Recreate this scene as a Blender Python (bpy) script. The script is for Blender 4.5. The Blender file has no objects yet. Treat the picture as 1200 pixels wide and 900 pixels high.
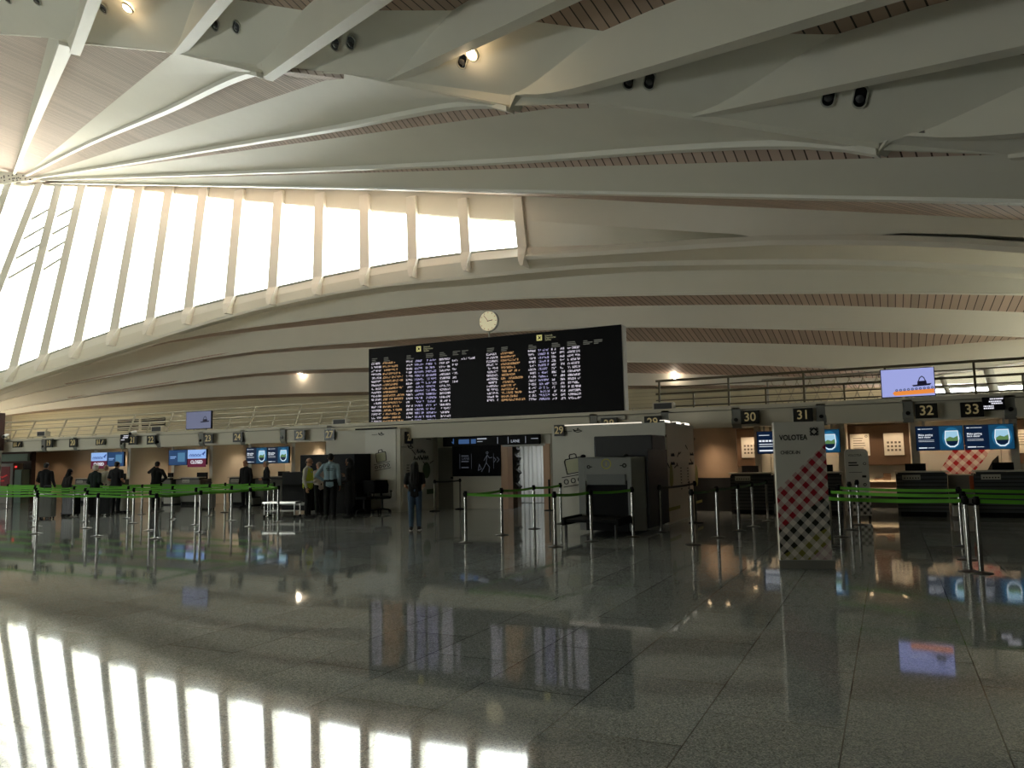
import bpy, bmesh, math, random
import numpy as np
from mathutils import Vector, Matrix
from mathutils.bvhtree import BVHTree
random.seed(7)
S = bpy.context.scene
COL = S.collection
PI = math.pi

# ------------------------------------------------------------------ camera
FPX = 900.0
PITCH, ROLL, YAW = math.radians(5.58), math.radians(1.1), math.radians(26.0)
EYE = Vector((0, 0, 1.6))
_fw = Vector((-math.sin(YAW)*math.cos(PITCH), math.cos(YAW)*math.cos(PITCH), math.sin(PITCH)))
_r0 = Vector((math.cos(YAW), math.sin(YAW), 0))
_u0 = _r0.cross(_fw)
_rt = _r0*math.cos(ROLL) - _u0*math.sin(ROLL)
_up = _u0*math.cos(ROLL) + _r0*math.sin(ROLL)
cam_d = bpy.data.cameras.new('camera')
cam_d.lens = 36.0*FPX/1200.0
cam_d.sensor_width = 36.0
cam_d.sensor_fit = 'HORIZONTAL'
cam_d.clip_end = 500
cam = bpy.data.objects.new('camera', cam_d)
COL.objects.link(cam)
M = Matrix.Identity(4)
for i in range(3):
    M[i][0], M[i][1], M[i][2], M[i][3] = _rt[i], _up[i], -_fw[i], EYE[i]
cam.matrix_world = M
S.camera = cam


def ray(px, py):
    return _fw + _rt*((px-600)/FPX) + _up*((450-py)/FPX)


def at(px, py, Y):                      # survey: sight line met with the plane at distance Y along the hall
    d = ray(px, py)
    return EYE + d*(Y/d.y)


def ground(px, py, z=0.0):
    d = ray(px, py)
    return EYE + d*((z-1.6)/d.z)


def inplane(px, py, P, Q):              # sight line met with the upright plane through P and Q
    n = Vector((-(Q.y-P.y), Q.x-P.x, 0))
    d = ray(px, py)
    return EYE + d*(n.dot(P-EYE)/n.dot(d))


# ------------------------------------------------------------------ materials
def lin(c):
    if isinstance(c, str):
        c = [int(c[i:i+2], 16)/255 for i in (0, 2, 4)]
        c = [x/12.92 if x <= .04045 else ((x+.055)/1.055)**2.4 for x in c]
    return (c[0], c[1], c[2], 1)


MATS = {}


def mat(name, col, rough=.5, metal=0.0, emit=None, es=1.0, spec=.5, noise=0.0, nscale=8.0, bump=0.0):
    if name in MATS:
        return MATS[name]
    m = bpy.data.materials.new(name)
    m.use_nodes = True
    nt = m.node_tree
    b = nt.nodes['Principled BSDF']
    b.inputs['Base Color'].default_value = lin(col)
    b.inputs['Roughness'].default_value = rough
    b.inputs['Metallic'].default_value = metal
    b.inputs['Specular IOR Level'].default_value = spec
    if emit is not None:
        b.inputs['Emission Color'].default_value = lin(emit)
        b.inputs['Emission Strength'].default_value = es
    if noise or bump:
        tc = nt.nodes.new('ShaderNodeTexCoord')
        nz = nt.nodes.new('ShaderNodeTexNoise')
        nz.inputs['Scale'].default_value = nscale
        nz.inputs['Detail'].default_value = 4
        nt.links.new(tc.outputs['Object'], nz.inputs['Vector'])
        if noise:
            mx = nt.nodes.new('ShaderNodeMix')
            mx.data_type = 'RGBA'
            c = lin(col)
            mx.inputs[6].default_value = [x*(1-noise) for x in c[:3]]+[1]
            mx.inputs[7].default_value = [min(1, x*(1+noise)) for x in c[:3]]+[1]
            nt.links.new(nz.outputs['Fac'], mx.inputs[0])
            nt.links.new(mx.outputs[2], b.inputs['Base Color'])
        if bump:
            bp = nt.nodes.new('ShaderNodeBump')
            bp.inputs['Strength'].default_value = bump
            bp.inputs['Distance'].default_value = .01
            nt.links.new(nz.outputs['Fac'], bp.inputs['Height'])
            nt.links.new(bp.outputs['Normal'], b.inputs['Normal'])
    MATS[name] = m
    return m


def lamp(name, col, s):
    return mat(name, '000000', .6, emit=col, es=s)


def slat_mat(name, ang, period, board, gap, gapw=.16, rough=.6):
    """boards with dark gaps: position along a level axis at angle ANG"""
    m = bpy.data.materials.new(name)
    m.use_nodes = True
    nt = m.node_tree
    b = nt.nodes['Principled BSDF']
    b.inputs['Roughness'].default_value = rough
    tc = nt.nodes.new('ShaderNodeTexCoord')
    dt = nt.nodes.new('ShaderNodeVectorMath'); dt.operation = 'DOT_PRODUCT'
    dt.inputs[1].default_value = (math.cos(ang)/period, math.sin(ang)/period, 0)
    nt.links.new(tc.outputs['Object'], dt.inputs[0])
    fr = nt.nodes.new('ShaderNodeMath'); fr.operation = 'FRACT'
    nt.links.new(dt.outputs['Value'], fr.inputs[0])
    lt = nt.nodes.new('ShaderNodeMath'); lt.operation = 'LESS_THAN'
    lt.inputs[1].default_value = gapw
    nt.links.new(fr.outputs[0], lt.inputs[0])
    fl = nt.nodes.new('ShaderNodeMath'); fl.operation = 'FLOOR'
    nt.links.new(dt.outputs['Value'], fl.inputs[0])
    wn = nt.nodes.new('ShaderNodeTexWhiteNoise'); wn.noise_dimensions = '1D'
    nt.links.new(fl.outputs[0], wn.inputs['W'])
    va = nt.nodes.new('ShaderNodeMix'); va.data_type = 'RGBA'
    c = lin(board)
    va.inputs[6].default_value = [x*.88 for x in c[:3]]+[1]
    va.inputs[7].default_value = [x*1.1 for x in c[:3]]+[1]
    nt.links.new(wn.outputs['Value'], va.inputs[0])
    mx = nt.nodes.new('ShaderNodeMix'); mx.data_type = 'RGBA'
    mx.inputs[7].default_value = lin(gap)
    nt.links.new(lt.outputs[0], mx.inputs[0])
    nt.links.new(va.outputs[2], mx.inputs[6])
    nt.links.new(mx.outputs[2], b.inputs['Base Color'])
    MATS[name] = m
    return m


WHITE = mat('painted steel', 'e9e6da', .45, noise=.03, nscale=1.2)
RIBW = mat('rib paint', 'f1efe6', .4)
SLAT = slat_mat('larch slats', 0.0, .30, 'cdb6a8', '4a382e', .12)
SLATN = slat_mat('larch slats across', -math.radians(14), .31, 'a8917f', '241a14', .12)
SLATF = slat_mat('larch slats fine', -math.radians(55), .16, 'd8c8be', 'a08c80', .2)
SLATM = slat_mat('larch slats middle', -math.radians(12), .28, 'c9b3a5', '4a3a30', .13)
STEEL = mat('brushed steel', 'b9b8b4', .28, 1.0)
CHROME = mat('polished steel', '9c9b98', .25, 1.0)
BLACK = mat('black plastic', '101012', .6, spec=.2)
BLACKG = mat('black gloss', '0b0c0f', .12)
GREY = mat('grey paint', '85857f', .45)
DGREY = mat('dark grey paint', '3d3e40', .5)
LGREY = mat('light grey paint', 'b8b7ae', .5)
FASC = mat('fascia paint', 'd6d0bf', .5, noise=.04, nscale=.7)
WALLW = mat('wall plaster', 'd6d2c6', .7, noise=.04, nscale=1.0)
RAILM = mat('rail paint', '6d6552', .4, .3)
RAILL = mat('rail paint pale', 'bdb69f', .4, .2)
GREEN = mat('green belt webbing', '5fae2a', .7)
GREEND = mat('black belt webbing', '20241d', .7)
WOOD = mat('counter wood', 'c6ac92', .45, noise=.12, nscale=3)
WOODD = mat('dark wood', '65503f', .45, noise=.15, nscale=3)
PAPER = mat('paper', 'dcd8cc', .8)
INK = mat('ink', '1d1e1c', .7)
OLIVE = mat('olive ink', '8c8a4a', .7)


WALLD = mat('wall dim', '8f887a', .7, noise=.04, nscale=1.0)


# floor: polished granite slabs
def floor_material():
    m = bpy.data.materials.new('polished granite slabs')
    m.use_nodes = True
    nt = m.node_tree
    b = nt.nodes['Principled BSDF']
    tc = nt.nodes.new('ShaderNodeTexCoord')
    sp = nt.nodes.new('ShaderNodeSeparateXYZ')
    nt.links.new(tc.outputs['Object'], sp.inputs[0])
    cb = nt.nodes.new('ShaderNodeCombineXYZ')
    nt.links.new(sp.outputs['Y'], cb.inputs['X'])
    ad = nt.nodes.new('ShaderNodeMath'); ad.operation = 'ADD'; ad.inputs[1].default_value = .33
    nt.links.new(sp.outputs['X'], ad.inputs[0])
    nt.links.new(ad.outputs[0], cb.inputs['Y'])
    br = nt.nodes.new('ShaderNodeTexBrick')
    br.inputs['Scale'].default_value = 1.0
    br.inputs['Brick Width'].default_value = 1.25
    br.inputs['Row Height'].default_value = .80
    br.inputs['Mortar Size'].default_value = .0045
    br.inputs['Mortar Smooth'].default_value = .2
    br.inputs['Color1'].default_value = (.86, .86, .86, 1)
    br.inputs['Color2'].default_value = (1.1, 1.1, 1.1, 1)
    br.inputs['Mortar'].default_value = (.12, .12, .12, 1)
    nt.links.new(cb.outputs[0], br.inputs['Vector'])
    vo = nt.nodes.new('ShaderNodeTexVoronoi'); vo.inputs['Scale'].default_value = 130
    nt.links.new(tc.outputs['Object'], vo.inputs['Vector'])
    sepc = nt.nodes.new('ShaderNodeSeparateColor')
    nt.links.new(vo.outputs['Color'], sepc.inputs[0])
    rp = nt.nodes.new('ShaderNodeValToRGB')
    e = rp.color_ramp.elements
    e[0].position = 0; e[0].color = lin('707472')
    e[1].position = 1; e[1].color = lin('cbd0ce')
    for p, c in ((.2, '858d8e'), (.45, '9aa2a4'), (.8, 'aeb6b7')):
        k = rp.color_ramp.elements.new(p); k.color = lin(c)
    nt.links.new(sepc.outputs[0], rp.inputs[0])
    mu = nt.nodes.new('ShaderNodeMix'); mu.data_type = 'RGBA'; mu.blend_type = 'MULTIPLY'
    mu.inputs[0].default_value = 1
    nt.links.new(rp.outputs[0], mu.inputs[6])
    nt.links.new(br.outputs['Color'], mu.inputs[7])
    nt.links.new(mu.outputs[2], b.inputs['Base Color'])
    nz = nt.nodes.new('ShaderNodeTexNoise'); nz.inputs['Scale'].default_value = .6
    nt.links.new(tc.outputs['Object'], nz.inputs['Vector'])
    mr = nt.nodes.new('ShaderNodeMapRange')
    mr.inputs['To Min'].default_value = .03; mr.inputs['To Max'].default_value = .06
    nt.links.new(nz.outputs['Fac'], mr.inputs['Value'])
    nt.links.new(mr.outputs[0], b.inputs['Roughness'])
    b.inputs['IOR'].default_value = 1.5
    return m


FLOOR = floor_material()


def glass_material():
    m = bpy.data.materials.new('window glass')
    m.use_nodes = True
    nt = m.node_tree
    nt.nodes.clear()
    o = nt.nodes.new('ShaderNodeOutputMaterial')
    t = nt.nodes.new('ShaderNodeBsdfTransparent'); t.inputs[0].default_value = (.93, .96, .95, 1)
    g = nt.nodes.new('ShaderNodeBsdfGlossy'); g.inputs['Roughness'].default_value = .02
    mx = nt.nodes.new('ShaderNodeMixShader'); mx.inputs[0].default_value = .06
    nt.links.new(t.outputs[0], mx.inputs[1]); nt.links.new(g.outputs[0], mx.inputs[2])
    nt.links.new(mx.outputs[0], o.inputs[0])
    return m


GLASS = glass_material()


def gingham(name, ca, cb, cell=.07, bands=None):
    """woven check from the surface's own UVs (metres): two sets of stripes at 45 degrees"""
    m = bpy.data.materials.new(name)
    m.use_nodes = True
    nt = m.node_tree
    b = nt.nodes['Principled BSDF']; b.inputs['Roughness'].default_value = .5
    tc = nt.nodes.new('ShaderNodeTexCoord')
    outs = []
    for s in (1, -1):
        d = nt.nodes.new('ShaderNodeVectorMath'); d.operation = 'DOT_PRODUCT'
        d.inputs[1].default_value = (.5/cell, s*.5/(cell*1.05), 0)
        nt.links.new(tc.outputs['UV'], d.inputs[0])
        f = nt.nodes.new('ShaderNodeMath'); f.operation = 'FRACT'; nt.links.new(d.outputs['Value'], f.inputs[0])
        g = nt.nodes.new('ShaderNodeMath'); g.operation = 'GREATER_THAN'; g.inputs[1].default_value = .5
        nt.links.new(f.outputs[0], g.inputs[0]); outs.append(g)
    a = nt.nodes.new('ShaderNodeMath'); a.operation = 'ADD'
    nt.links.new(outs[0].outputs[0], a.inputs[0]); nt.links.new(outs[1].outputs[0], a.inputs[1])
    h = nt.nodes.new('ShaderNodeMath'); h.operation = 'MULTIPLY'; h.inputs[1].default_value = .5
    nt.links.new(a.outputs[0], h.inputs[0])
    r = nt.nodes.new('ShaderNodeValToRGB'); r.color_ramp.interpolation = 'CONSTANT'
    A, B = lin(ca), lin(cb)
    mid = [(A[i]*.55+B[i]*.45) for i in range(3)]+[1]
    e = r.color_ramp.elements
    e[0].position = 0; e[0].color = A
    e[1].position = .25; e[1].color = mid
    k = e.new(.75); k.color = B
    nt.links.new(h.outputs[0], r.inputs[0])
    nt.links.new(r.outputs[0], b.inputs['Base Color'])
    return m


# ------------------------------------------------------------------ mesh building
class MB:
    def __init__(self):
        self.v, self.f, self.m, self.s, self.uv = [], [], [], [], {}

    def add(self, vs, fs, mi=0, smooth=False):
        o = len(self.v)
        self.v += [tuple(x) for x in vs]
        for f in fs:
            self.f.append([o+i for i in f]); self.m.append(mi); self.s.append(smooth)
        return self

    def box(self, x0, x1, y0, y1, z0, z1, mi=0):
        vs = [(x, y, z) for z in (z0, z1) for y in (y0, y1) for x in (x0, x1)]
        return self.add(vs, [(0, 2, 3, 1), (4, 5, 7, 6), (0, 1, 5, 4), (1, 3, 7, 5), (3, 2, 6, 7), (2, 0, 4, 6)], mi)

    def quad(self, a, b, c, d, mi=0):
        return self.add([a, b, c, d], [(0, 1, 2, 3)], mi)

    def tube(self, p, q, r, r2=None, n=12, mi=0, cap=True):
        p, q = Vector(p), Vector(q)
        r2 = r if r2 is None else r2
        d = (q-p).normalized()
        a = d.orthogonal().normalized(); b = d.cross(a)
        vs = []
        for c, rr in ((p, r), (q, r2)):
            for i in range(n):
                t = 2*PI*i/n
                vs.append(c + a*(rr*math.cos(t)) + b*(rr*math.sin(t)))
        self.add(vs, [(i, (i+1) % n, n+(i+1) % n, n+i) for i in range(n)], mi, True)
        if cap:
            self.add(vs[:n], [tuple(reversed(range(n)))], mi)
            self.add(vs[n:], [tuple(range(n))], mi)
        return self

    def path(self, pts, r, n=8, mi=0):
        for a, b in zip(pts, pts[1:]):
            self.tube(a, b, r, None, n, mi)
        for c in pts[1:-1]:
            self.ball(c, (r, r, r), 8, 6, mi)
        return self

    def ball(self, c, r, n=12, k=8, mi=0):
        vs, fs = [], []
        for j in range(k+1):
            ph = PI*j/k
            for i in range(n):
                t = 2*PI*i/n
                vs.append((c[0]+r[0]*math.sin(ph)*math.cos(t), c[1]+r[1]*math.sin(ph)*math.sin(t), c[2]+r[2]*math.cos(ph)))
        for j in range(k):
            for i in range(n):
                a, b = j*n+i, j*n+(i+1) % n
                fs.append((a, a+n, b+n, b))
        return self.add(vs, fs, mi, True)

    def lathe(self, prof, c=(0, 0, 0), n=24, mi=0, smooth=True):
        vs, fs = [], []
        for r, z in prof:
            for i in range(n):
                t = 2*PI*i/n
                vs.append((c[0]+r*math.cos(t), c[1]+r*math.sin(t), c[2]+z))
        for j in range(len(prof)-1):
            for i in range(n):
                a, b = j*n+i, j*n+(i+1) % n
                fs.append((a, b, b+n, a+n))
        return self.add(vs, fs, mi, smooth)

    def prism(self, pts, z0, z1, mi=0, axis='z'):
        """outline PTS pushed from z0 to z1 along AXIS"""
        n = len(pts)
        f = {'z': lambda p, z: (p[0], p[1], z), 'y': lambda p, z: (p[0], z, p[1]), 'x': lambda p, z: (z, p[0], p[1])}[axis]
        vs = [f(p, z0) for p in pts]+[f(p, z1) for p in pts]
        fs = [(i, (i+1) % n, n+(i+1) % n, n+i) for i in range(n)]+[tuple(reversed(range(n))), tuple(range(n, 2*n))]
        return self.add(vs, fs, mi)

    def ring(self, c, r, w, n=24, y0=0, y1=.01, mi=0):
        """flat ring in the upright plane facing along y"""
        vs, fs = [], []
        for y in (y0, y1):
            for rr in (r-w/2, r+w/2):
                for i in range(n):
                    t = 2*PI*i/n
                    vs.append((c[0]+rr*math.cos(t), y, c[1]+rr*math.sin(t)))
        for i in range(n):
            j = (i+1) % n
            fs += [(i, j, n+j, n+i), (2*n+i, 3*n+i, 3*n+j, 2*n+j), (n+i, n+j, 3*n+j, 3*n+i), (i, 2*n+i, 2*n+j, j)]
        return self.add(vs, fs, mi)

    def stroke(self, pts, w, y0, y1, mi=0):
        """a drawn line of width W through 2D points (x, z) as thin solid bars"""
        for (ax, az), (bx, bz) in zip(pts, pts[1:]):
            dx, dz = bx-ax, bz-az
            l = math.hypot(dx, dz) or 1e-6
            nx, nz = -dz/l*w/2, dx/l*w/2
            ex, ez = dx/l*w/3, dz/l*w/3
            self.prism([(ax-ex+nx, az-ez+nz), (bx+ex+nx, bz+ez+nz), (bx+ex-nx, bz+ez-nz), (ax-ex-nx, az-ez-nz)], y0, y1, mi, 'y')
        return self

    def text(self, s, x, z, size, y=0.0, mi=0, align='LEFT', ext=.002, squash=1.0, bold=0.0):
        me = text_mesh(s, align, bold)
        vs = [(x+v[0]*size*squash, y-v[2]*ext, z+v[1]*size) for v in me[0]]
        return self.add(vs, me[1], mi)

    def strip(self, A, B, th, mi=0, back=None):
        """a slab between two space curves, TH thick on the side away from the hall"""
        n = len(A)
        pos = Vector((0, 0, 1.6))
        nor = []
        for i in range(n):
            t = (A[min(i+1, n-1)]-A[max(i-1, 0)])
            w = B[i]-A[i]
            if w.length < 1e-5:
                w = B[min(i+1, n-1)]-A[min(i+1, n-1)]
            m_ = t.cross(w)
            m_ = m_.normalized() if m_.length > 1e-9 else Vector((0, 0, 1))
            if m_.dot((A[i]+B[i])/2-pos) < 0:
                m_ = -m_
            nor.append(m_)
        fr = list(A)+list(B)
        bk = [A[i]+nor[i]*th for i in range(n)]+[B[i]+nor[i]*th for i in range(n)]
        q = [(i, i+1, n+i+1, n+i) for i in range(n-1)]
        self.add(fr, q, mi, True)
        self.add(bk, [tuple(reversed(x)) for x in q], mi, True)
        e = []
        for i in range(n-1):
            e += [(i, i+1, 2*n+i+1, 2*n+i), (n+i, n+i+1, 3*n+i+1, 3*n+i)]
        e += [(0, n, 3*n, 2*n), (n-1, 2*n-1, 4*n-1, 3*n-1)]
        return self.add(fr+bk, e, mi)

    def mesh(self, name, mats, bevel=0.0, fix=True):
        me = bpy.data.meshes.new(name)
        me.from_pydata(self.v, [], self.f)
        for m in (mats if isinstance(mats, (list, tuple)) else [mats]):
            me.materials.append(m)
        me.polygons.foreach_set('material_index', self.m)
        me.polygons.foreach_set('use_smooth', self.s)
        if fix or bevel:
            bm = bmesh.new(); bm.from_mesh(me)
            if bevel:
                bmesh.ops.remove_doubles(bm, verts=bm.verts, dist=1e-5)
                bm.normal_update()
                ed = [e for e in bm.edges if len(e.link_faces) == 2 and e.calc_face_angle(0) > .6]
                bmesh.ops.bevel(bm, geom=ed, offset=bevel, segments=2, affect='EDGES', profile=.6, clamp_overlap=True)
            bmesh.ops.recalc_face_normals(bm, faces=bm.faces)
            bm.to_mesh(me); bm.free()
        me.update()
        return me

    def build(self, name, mats, parent=None, bevel=0.0, fix=True, loc=None, rotz=0.0):
        o = bpy.data.objects.new(name, self.mesh(name, mats, bevel, fix))
        COL.objects.link(o)
        if parent is not None:
            o.parent = parent
        if loc is not None:
            o.location = loc
        o.rotation_euler.z = rotz
        return o


_TX = {}


def text_mesh(s, align, bold):
    k = (s, align, bold)
    if k not in _TX:
        c = bpy.data.curves.new('lettering', 'FONT')
        c.body = s; c.size = 1.0; c.align_x = align; c.align_y = 'CENTER'
        c.extrude = .5; c.offset = bold; c.resolution_u = 3
        o = bpy.data.objects.new('lettering', c)
        COL.objects.link(o)
        dg = bpy.context.evaluated_depsgraph_get()
        me = o.evaluated_get(dg).to_mesh()
        _TX[k] = ([tuple(v.co) for v in me.vertices], [tuple(p.vertices) for p in me.polygons])
        o.evaluated_get(dg).to_mesh_clear()
        bpy.data.objects.remove(o); bpy.data.curves.remove(c)
    return _TX[k]


def tag(o, label, cat, group=None, kind=None):
    o['label'] = label
    o['category'] = cat
    if group: o['group'] = group
    if kind: o['kind'] = kind
    return o


def thing(name, label, cat, loc=(0, 0, 0), rotz=0.0, group=None):
    o = bpy.data.objects.new(name, None)
    o.empty_display_size = .2
    COL.objects.link(o)
    o.location = loc
    o.rotation_euler = (0, 0, rotz)
    return tag(o, label, cat, group)


def struct(o):
    o['kind'] = 'structure'
    return o


def sempty(name):
    o = bpy.data.objects.new(name, None); COL.objects.link(o); o['kind'] = 'structure'
    return o


def curve_px(tab, xs):
    """smooth reading of a surveyed line (x, y) at the columns XS"""
    X = np.array([p[0] for p in tab], float); Y = np.array([p[1] for p in tab], float)
    h = np.diff(X); dl = np.diff(Y)/h
    m = np.zeros(len(X)); m[0], m[-1] = dl[0], dl[-1]
    for i in range(1, len(X)-1):
        m[i] = 0.0 if dl[i-1]*dl[i] <= 0 else 2*dl[i-1]*dl[i]/(dl[i-1]+dl[i])
        if dl[i-1]*dl[i] <= 0: m[i] = (dl[i-1]+dl[i])/4
    out = []
    for x in xs:
        i = int(np.clip(np.searchsorted(X, x)-1, 0, len(h)-1))
        t = (x-X[i])/h[i]
        if t < 0 or t > 1:
            out.append(Y[i]+m[i]*(x-X[i]) if t < 0 else Y[i+1]+m[i+1]*(x-X[i+1])); continue
        out.append((2*t**3-3*t**2+1)*Y[i]+(t**3-2*t**2+t)*h[i]*m[i]+(-2*t**3+3*t**2)*Y[i+1]+(t**3-t**2)*h[i]*m[i+1])
    return out


NL = []          # things that light is hung from
# ================================================================== SETTING
floor = struct(MB().box(-83, 31, -20.5, 51, -.3, 0).build('floor', FLOOR))

# ---- the roof over the hall ------------------------------------------------
ceil = sempty('ceiling')
HY, CY = 35.6, 17.0
HUB = [at(x, y, HY) for x, y in ((-6, 200), (16, 204), (30, 205), (40, 208), (48, 210), (54, 214))]
T_PX = [None, (57, 44), (203, 62), (403, 87), (690, 121), (1180, 181)]
K_PX = [(-70, 36), (78, 50), (300, 84), (598, 124), (1029, 176), (1400, 241)]
K_Y = [CY, CY, CY, CY, CY, 17.4]
K = [at(x, y, Y) for (x, y), Y in zip(K_PX, K_Y)]
T = [None]+[at(x, y, CY) for x, y in T_PX[1:]]
N = 24


def lerp(a, b, n=N):
    return [a.lerp(b, i/(n-1)) for i in range(n)]


# lower edges, surveyed where they bend
EDGE = [None, None,
        [(30, 205), (100, 169), (200, 126), (285, 86), (296, 83), (306, 86)],
        [(40, 208), (150, 190), (300, 164), (400, 147), (467, 133.5), (533, 122), (567, 119.5), (585, 121), (598, 126)],
        [(48, 210), (200, 204), (400, 196), (600, 186), (800, 171), (900, 166.5), (955, 166.5), (1000, 171), (1029, 176)],
        [(54, 214), (300, 217.5), (600, 223), (900, 229), (1200, 235), (1400, 241)]]
LOW = []
for i in range(6):
    if EDGE[i] is None:
        LOW.append(lerp(HUB[i], K[i]))
    else:
        e = EDGE[i]
        xs = [e[0][0]+(e[-1][0]-e[0][0])*(j/(N-1)) for j in range(N)]
        ys = curve_px(e, xs)
        LOW.append([inplane(x, y, HUB[i], K[i]) for x, y in zip(xs, ys)])
for i in range(1, 6):
    top = lerp(HUB[i]+Vector((0, 0, .06)), T[i])
    prev = [p+Vector((0, 0, .05+.25*j/(N-1))) for j, p in enumerate(LOW[i-1])]
    # boards between the ribs, the folded web of the rib, and its lower flange
    MB().strip(prev, top, .12).build('slat_panel', SLATF if i < 4 else SLATM, ceil)
    MB().strip(top, LOW[i], .14).build('roof_rib', WHITE, ceil)
for i in range(6):
    fl = MB()
    L = LOW[i]
    ring = []
    for j, p in enumerate(L):
        t = (L[min(j+1, N-1)]-L[max(j-1, 0)]).normalized()
        sd = t.cross(Vector((0, 0, 1))).normalized()
        w = .1+.05*j/(N-1)*(1 if i != 1 else 3.2)
        ring.append([p+sd*w, p-sd*w, p-sd*w*.9-Vector((0, 0, .14 if i < 5 else .08)), p+sd*w*.9-Vector((0, 0, .14 if i < 5 else .08))])
    for a, b in zip(ring, ring[1:]):
        fl.add(a+b, [(k, (k+1) % 4, 4+(k+1) % 4, 4+k) for k in range(4)], 0)
    fl.add(ring[0], [(0, 1, 2, 3)]); fl.add(ring[-1], [(0, 1, 2, 3)])
    fl.build('rib_flange', RIBW, ceil)
# the hub where the ribs meet: a drilled plate
hp = MB()
hub_c = at(14, 209, HY-.3)
hp.prism([(-2, -.16), (-1.75, .4), (-.3, .5), (1.4, .35), (2.1, -.03), (1.75, -.32), (-.3, -.38), (-1.75, -.48)], -.12, .12, 0, 'y')
for k in range(26):
    x = -1.6+3.3*random.random(); z = -.27+.54*random.random()*(.7 if x > 1.1 else 1)
    hp.ring((x, z), .035, .05, 8, -.128, -.119, 1)
hub_o = hp.build('hub_plate', [RIBW, DGREY], ceil, loc=hub_c, rotz=math.radians(20))

# near half of the roof: ribs run on from the fold, side by side, down over the hall
DV = Vector((8.71, -4.99, -2.23))
NEAR = [((-70, 44), (-70, 30)), ((83, 61), (78, 47)), ((203, 62), (203, 62)), ((308, 90), (300, 76)), ((455, 92.5), (455, 92.5)),
        ((598, 126), (597, 112)), ((812, 134), (812, 133)), ((1029, 177), (1029, 168)), ((1182, 182), (1180, 181)), ((1400, 247), (1400, 240))]
NB = [at(a[0], a[1], CY-.02) for a, b in NEAR]
NE = [at(b[0], b[1], CY-.02) for a, b in NEAR]
TS = [0, .03, .07, .12, .18, .26, .36, .5, .7, 1.0]


def near_lines(i):
    tm = (30.0-NB[i].x)/DV.x
    ts = [t for t in TS if t < tm-.2]+[tm*.6+.4, tm] if tm > 1.3 else TS
    ts = sorted(set([round(t, 4) for t in ts]))
    return ts


def near_pt(i, t):
    h0 = NE[i].z-NB[i].z
    s = min(1.0, t/.42); s = s*s*(3-2*s)
    H = 1.12 if i not in (2, 4, 6, 8) else 1.0
    arch = .58*math.exp(-t/.10)*(1-math.exp(-t/.02)) if i in (5, 7) else 0.0
    b = NB[i]+DV*t+Vector((0, 0, arch))
    top = NB[i]+DV*t+Vector((0, 0, h0+(H-h0)*s))
    k = max(0, 1-t/.1)
    top += (NE[i]-NB[i]-Vector((0, 0, h0)))*k
    return b, top


fx_ = list(range(-70, 1181, 10))+[57, 78, 203, 300, 403, 455, 598, 690, 812, 1029]
fx_ = sorted(set(fx_))
far_l = [(-70, 36), (57, 44), (78, 50), (203, 62), (300, 84), (403, 87), (598, 124), (690, 121), (1029, 176), (1180, 181)]
def lin_z(pts, x):
    for p, q in zip(pts, pts[1:]):
        if p.x <= x <= q.x: return p.z+(q.z-p.z)*(x-p.x)/(q.x-p.x)
    return pts[0].z if x < pts[0].x else pts[-1].z
FL = [at(x, y, CY) for x, y in far_l]
cr = MB()
xx_ = sorted([p.x for p in FL]+[p.x for p in NE if p.x < FL[-1].x]+[FL[0].x+(FL[-1].x-FL[0].x)*k/60 for k in range(61)])
for a, b in zip(xx_, xx_[1:]):
    if b-a < 1e-4: continue
    za, zb, ya, yb = lin_z(FL, a), lin_z(FL, b), lin_z(NE, a), lin_z(NE, b)
    if za < ya-1e-3 or zb < yb-1e-3:
        v = [(a, min(za, ya)), (b, min(zb, yb)), (b, yb+.05), (a, ya+.05)]
        cr.add([(p[0], CY+.03, p[1]) for p in v]+[(p[0], CY-.03, p[1]) for p in v], [(0, 1, 2, 3), (7, 6, 5, 4), (0, 4, 5, 1), (1, 5, 6, 2), (2, 6, 7, 3), (3, 7, 4, 0)])
cr.build('fold_fascia', WHITE, ceil)
plain = MB(); pan_objs = []
for i in range(len(NEAR)):
    ts = near_lines(i)
    bt = [near_pt(i, t) for t in ts]
    MB().strip([p[1] for p in bt], [p[0] for p in bt], .2).build('roof_rib', WHITE, ceil)
    # a lip along the lower edge
    lip = MB()
    sd = Vector((-DV.y, DV.x, 0)).normalized()
    for (b0, t0), (b1, t1) in zip(bt, bt[1:]):
        dn = Vector((0, 0, -.07))
        q = [b0-sd*.04, b0+sd*.3, b0+sd*.3+dn, b0-sd*.04+dn]
        q2 = [b1-sd*.04, b1+sd*.3, b1+sd*.3+dn, b1-sd*.04+dn]
        lip.add(q+q2, [(k, (k+1) % 4, 4+(k+1) % 4, 4+k) for k in range(4)]+[(3, 2, 1, 0), (4, 5, 6, 7)])
    lip.build('rib_flange', WHITE, ceil)
    if i:
        tt = [t for t in TS if t <= .37]
        sp = .36
        a = [near_pt(i-1, t)[1] for t in tt]; b = [near_pt(i, t)[1] for t in tt]
        o = MB().strip(a, b, .12).build('soffit_panel', WHITE, ceil); pan_objs.append(o)
        t2 = [.36, .5, .7, 1.0, 1.5, 2.0, 3.0, 4.2, 5.6, 7.0, 8.5]
        ta = (30.0-NB[i].x)/DV.x
        t2 = [t for t in t2 if t < ta]+[max(ta, .6)]
        a = [near_pt(i-1, t)[1] for t in t2]; b = [near_pt(i, t)[1] for t in t2]
        MB().strip(a, b, .12).build('slat_panel', SLATN, ceil)

# ---- the arch and the glazing above the counters -----------------------------
XS = [-60, -20, 10, 40, 80, 120, 160, 200, 250, 300, 350, 400, 450, 500, 550, 610, 680, 750, 820, 900, 980, 1060, 1130, 1200, 1290, 1400]


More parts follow.
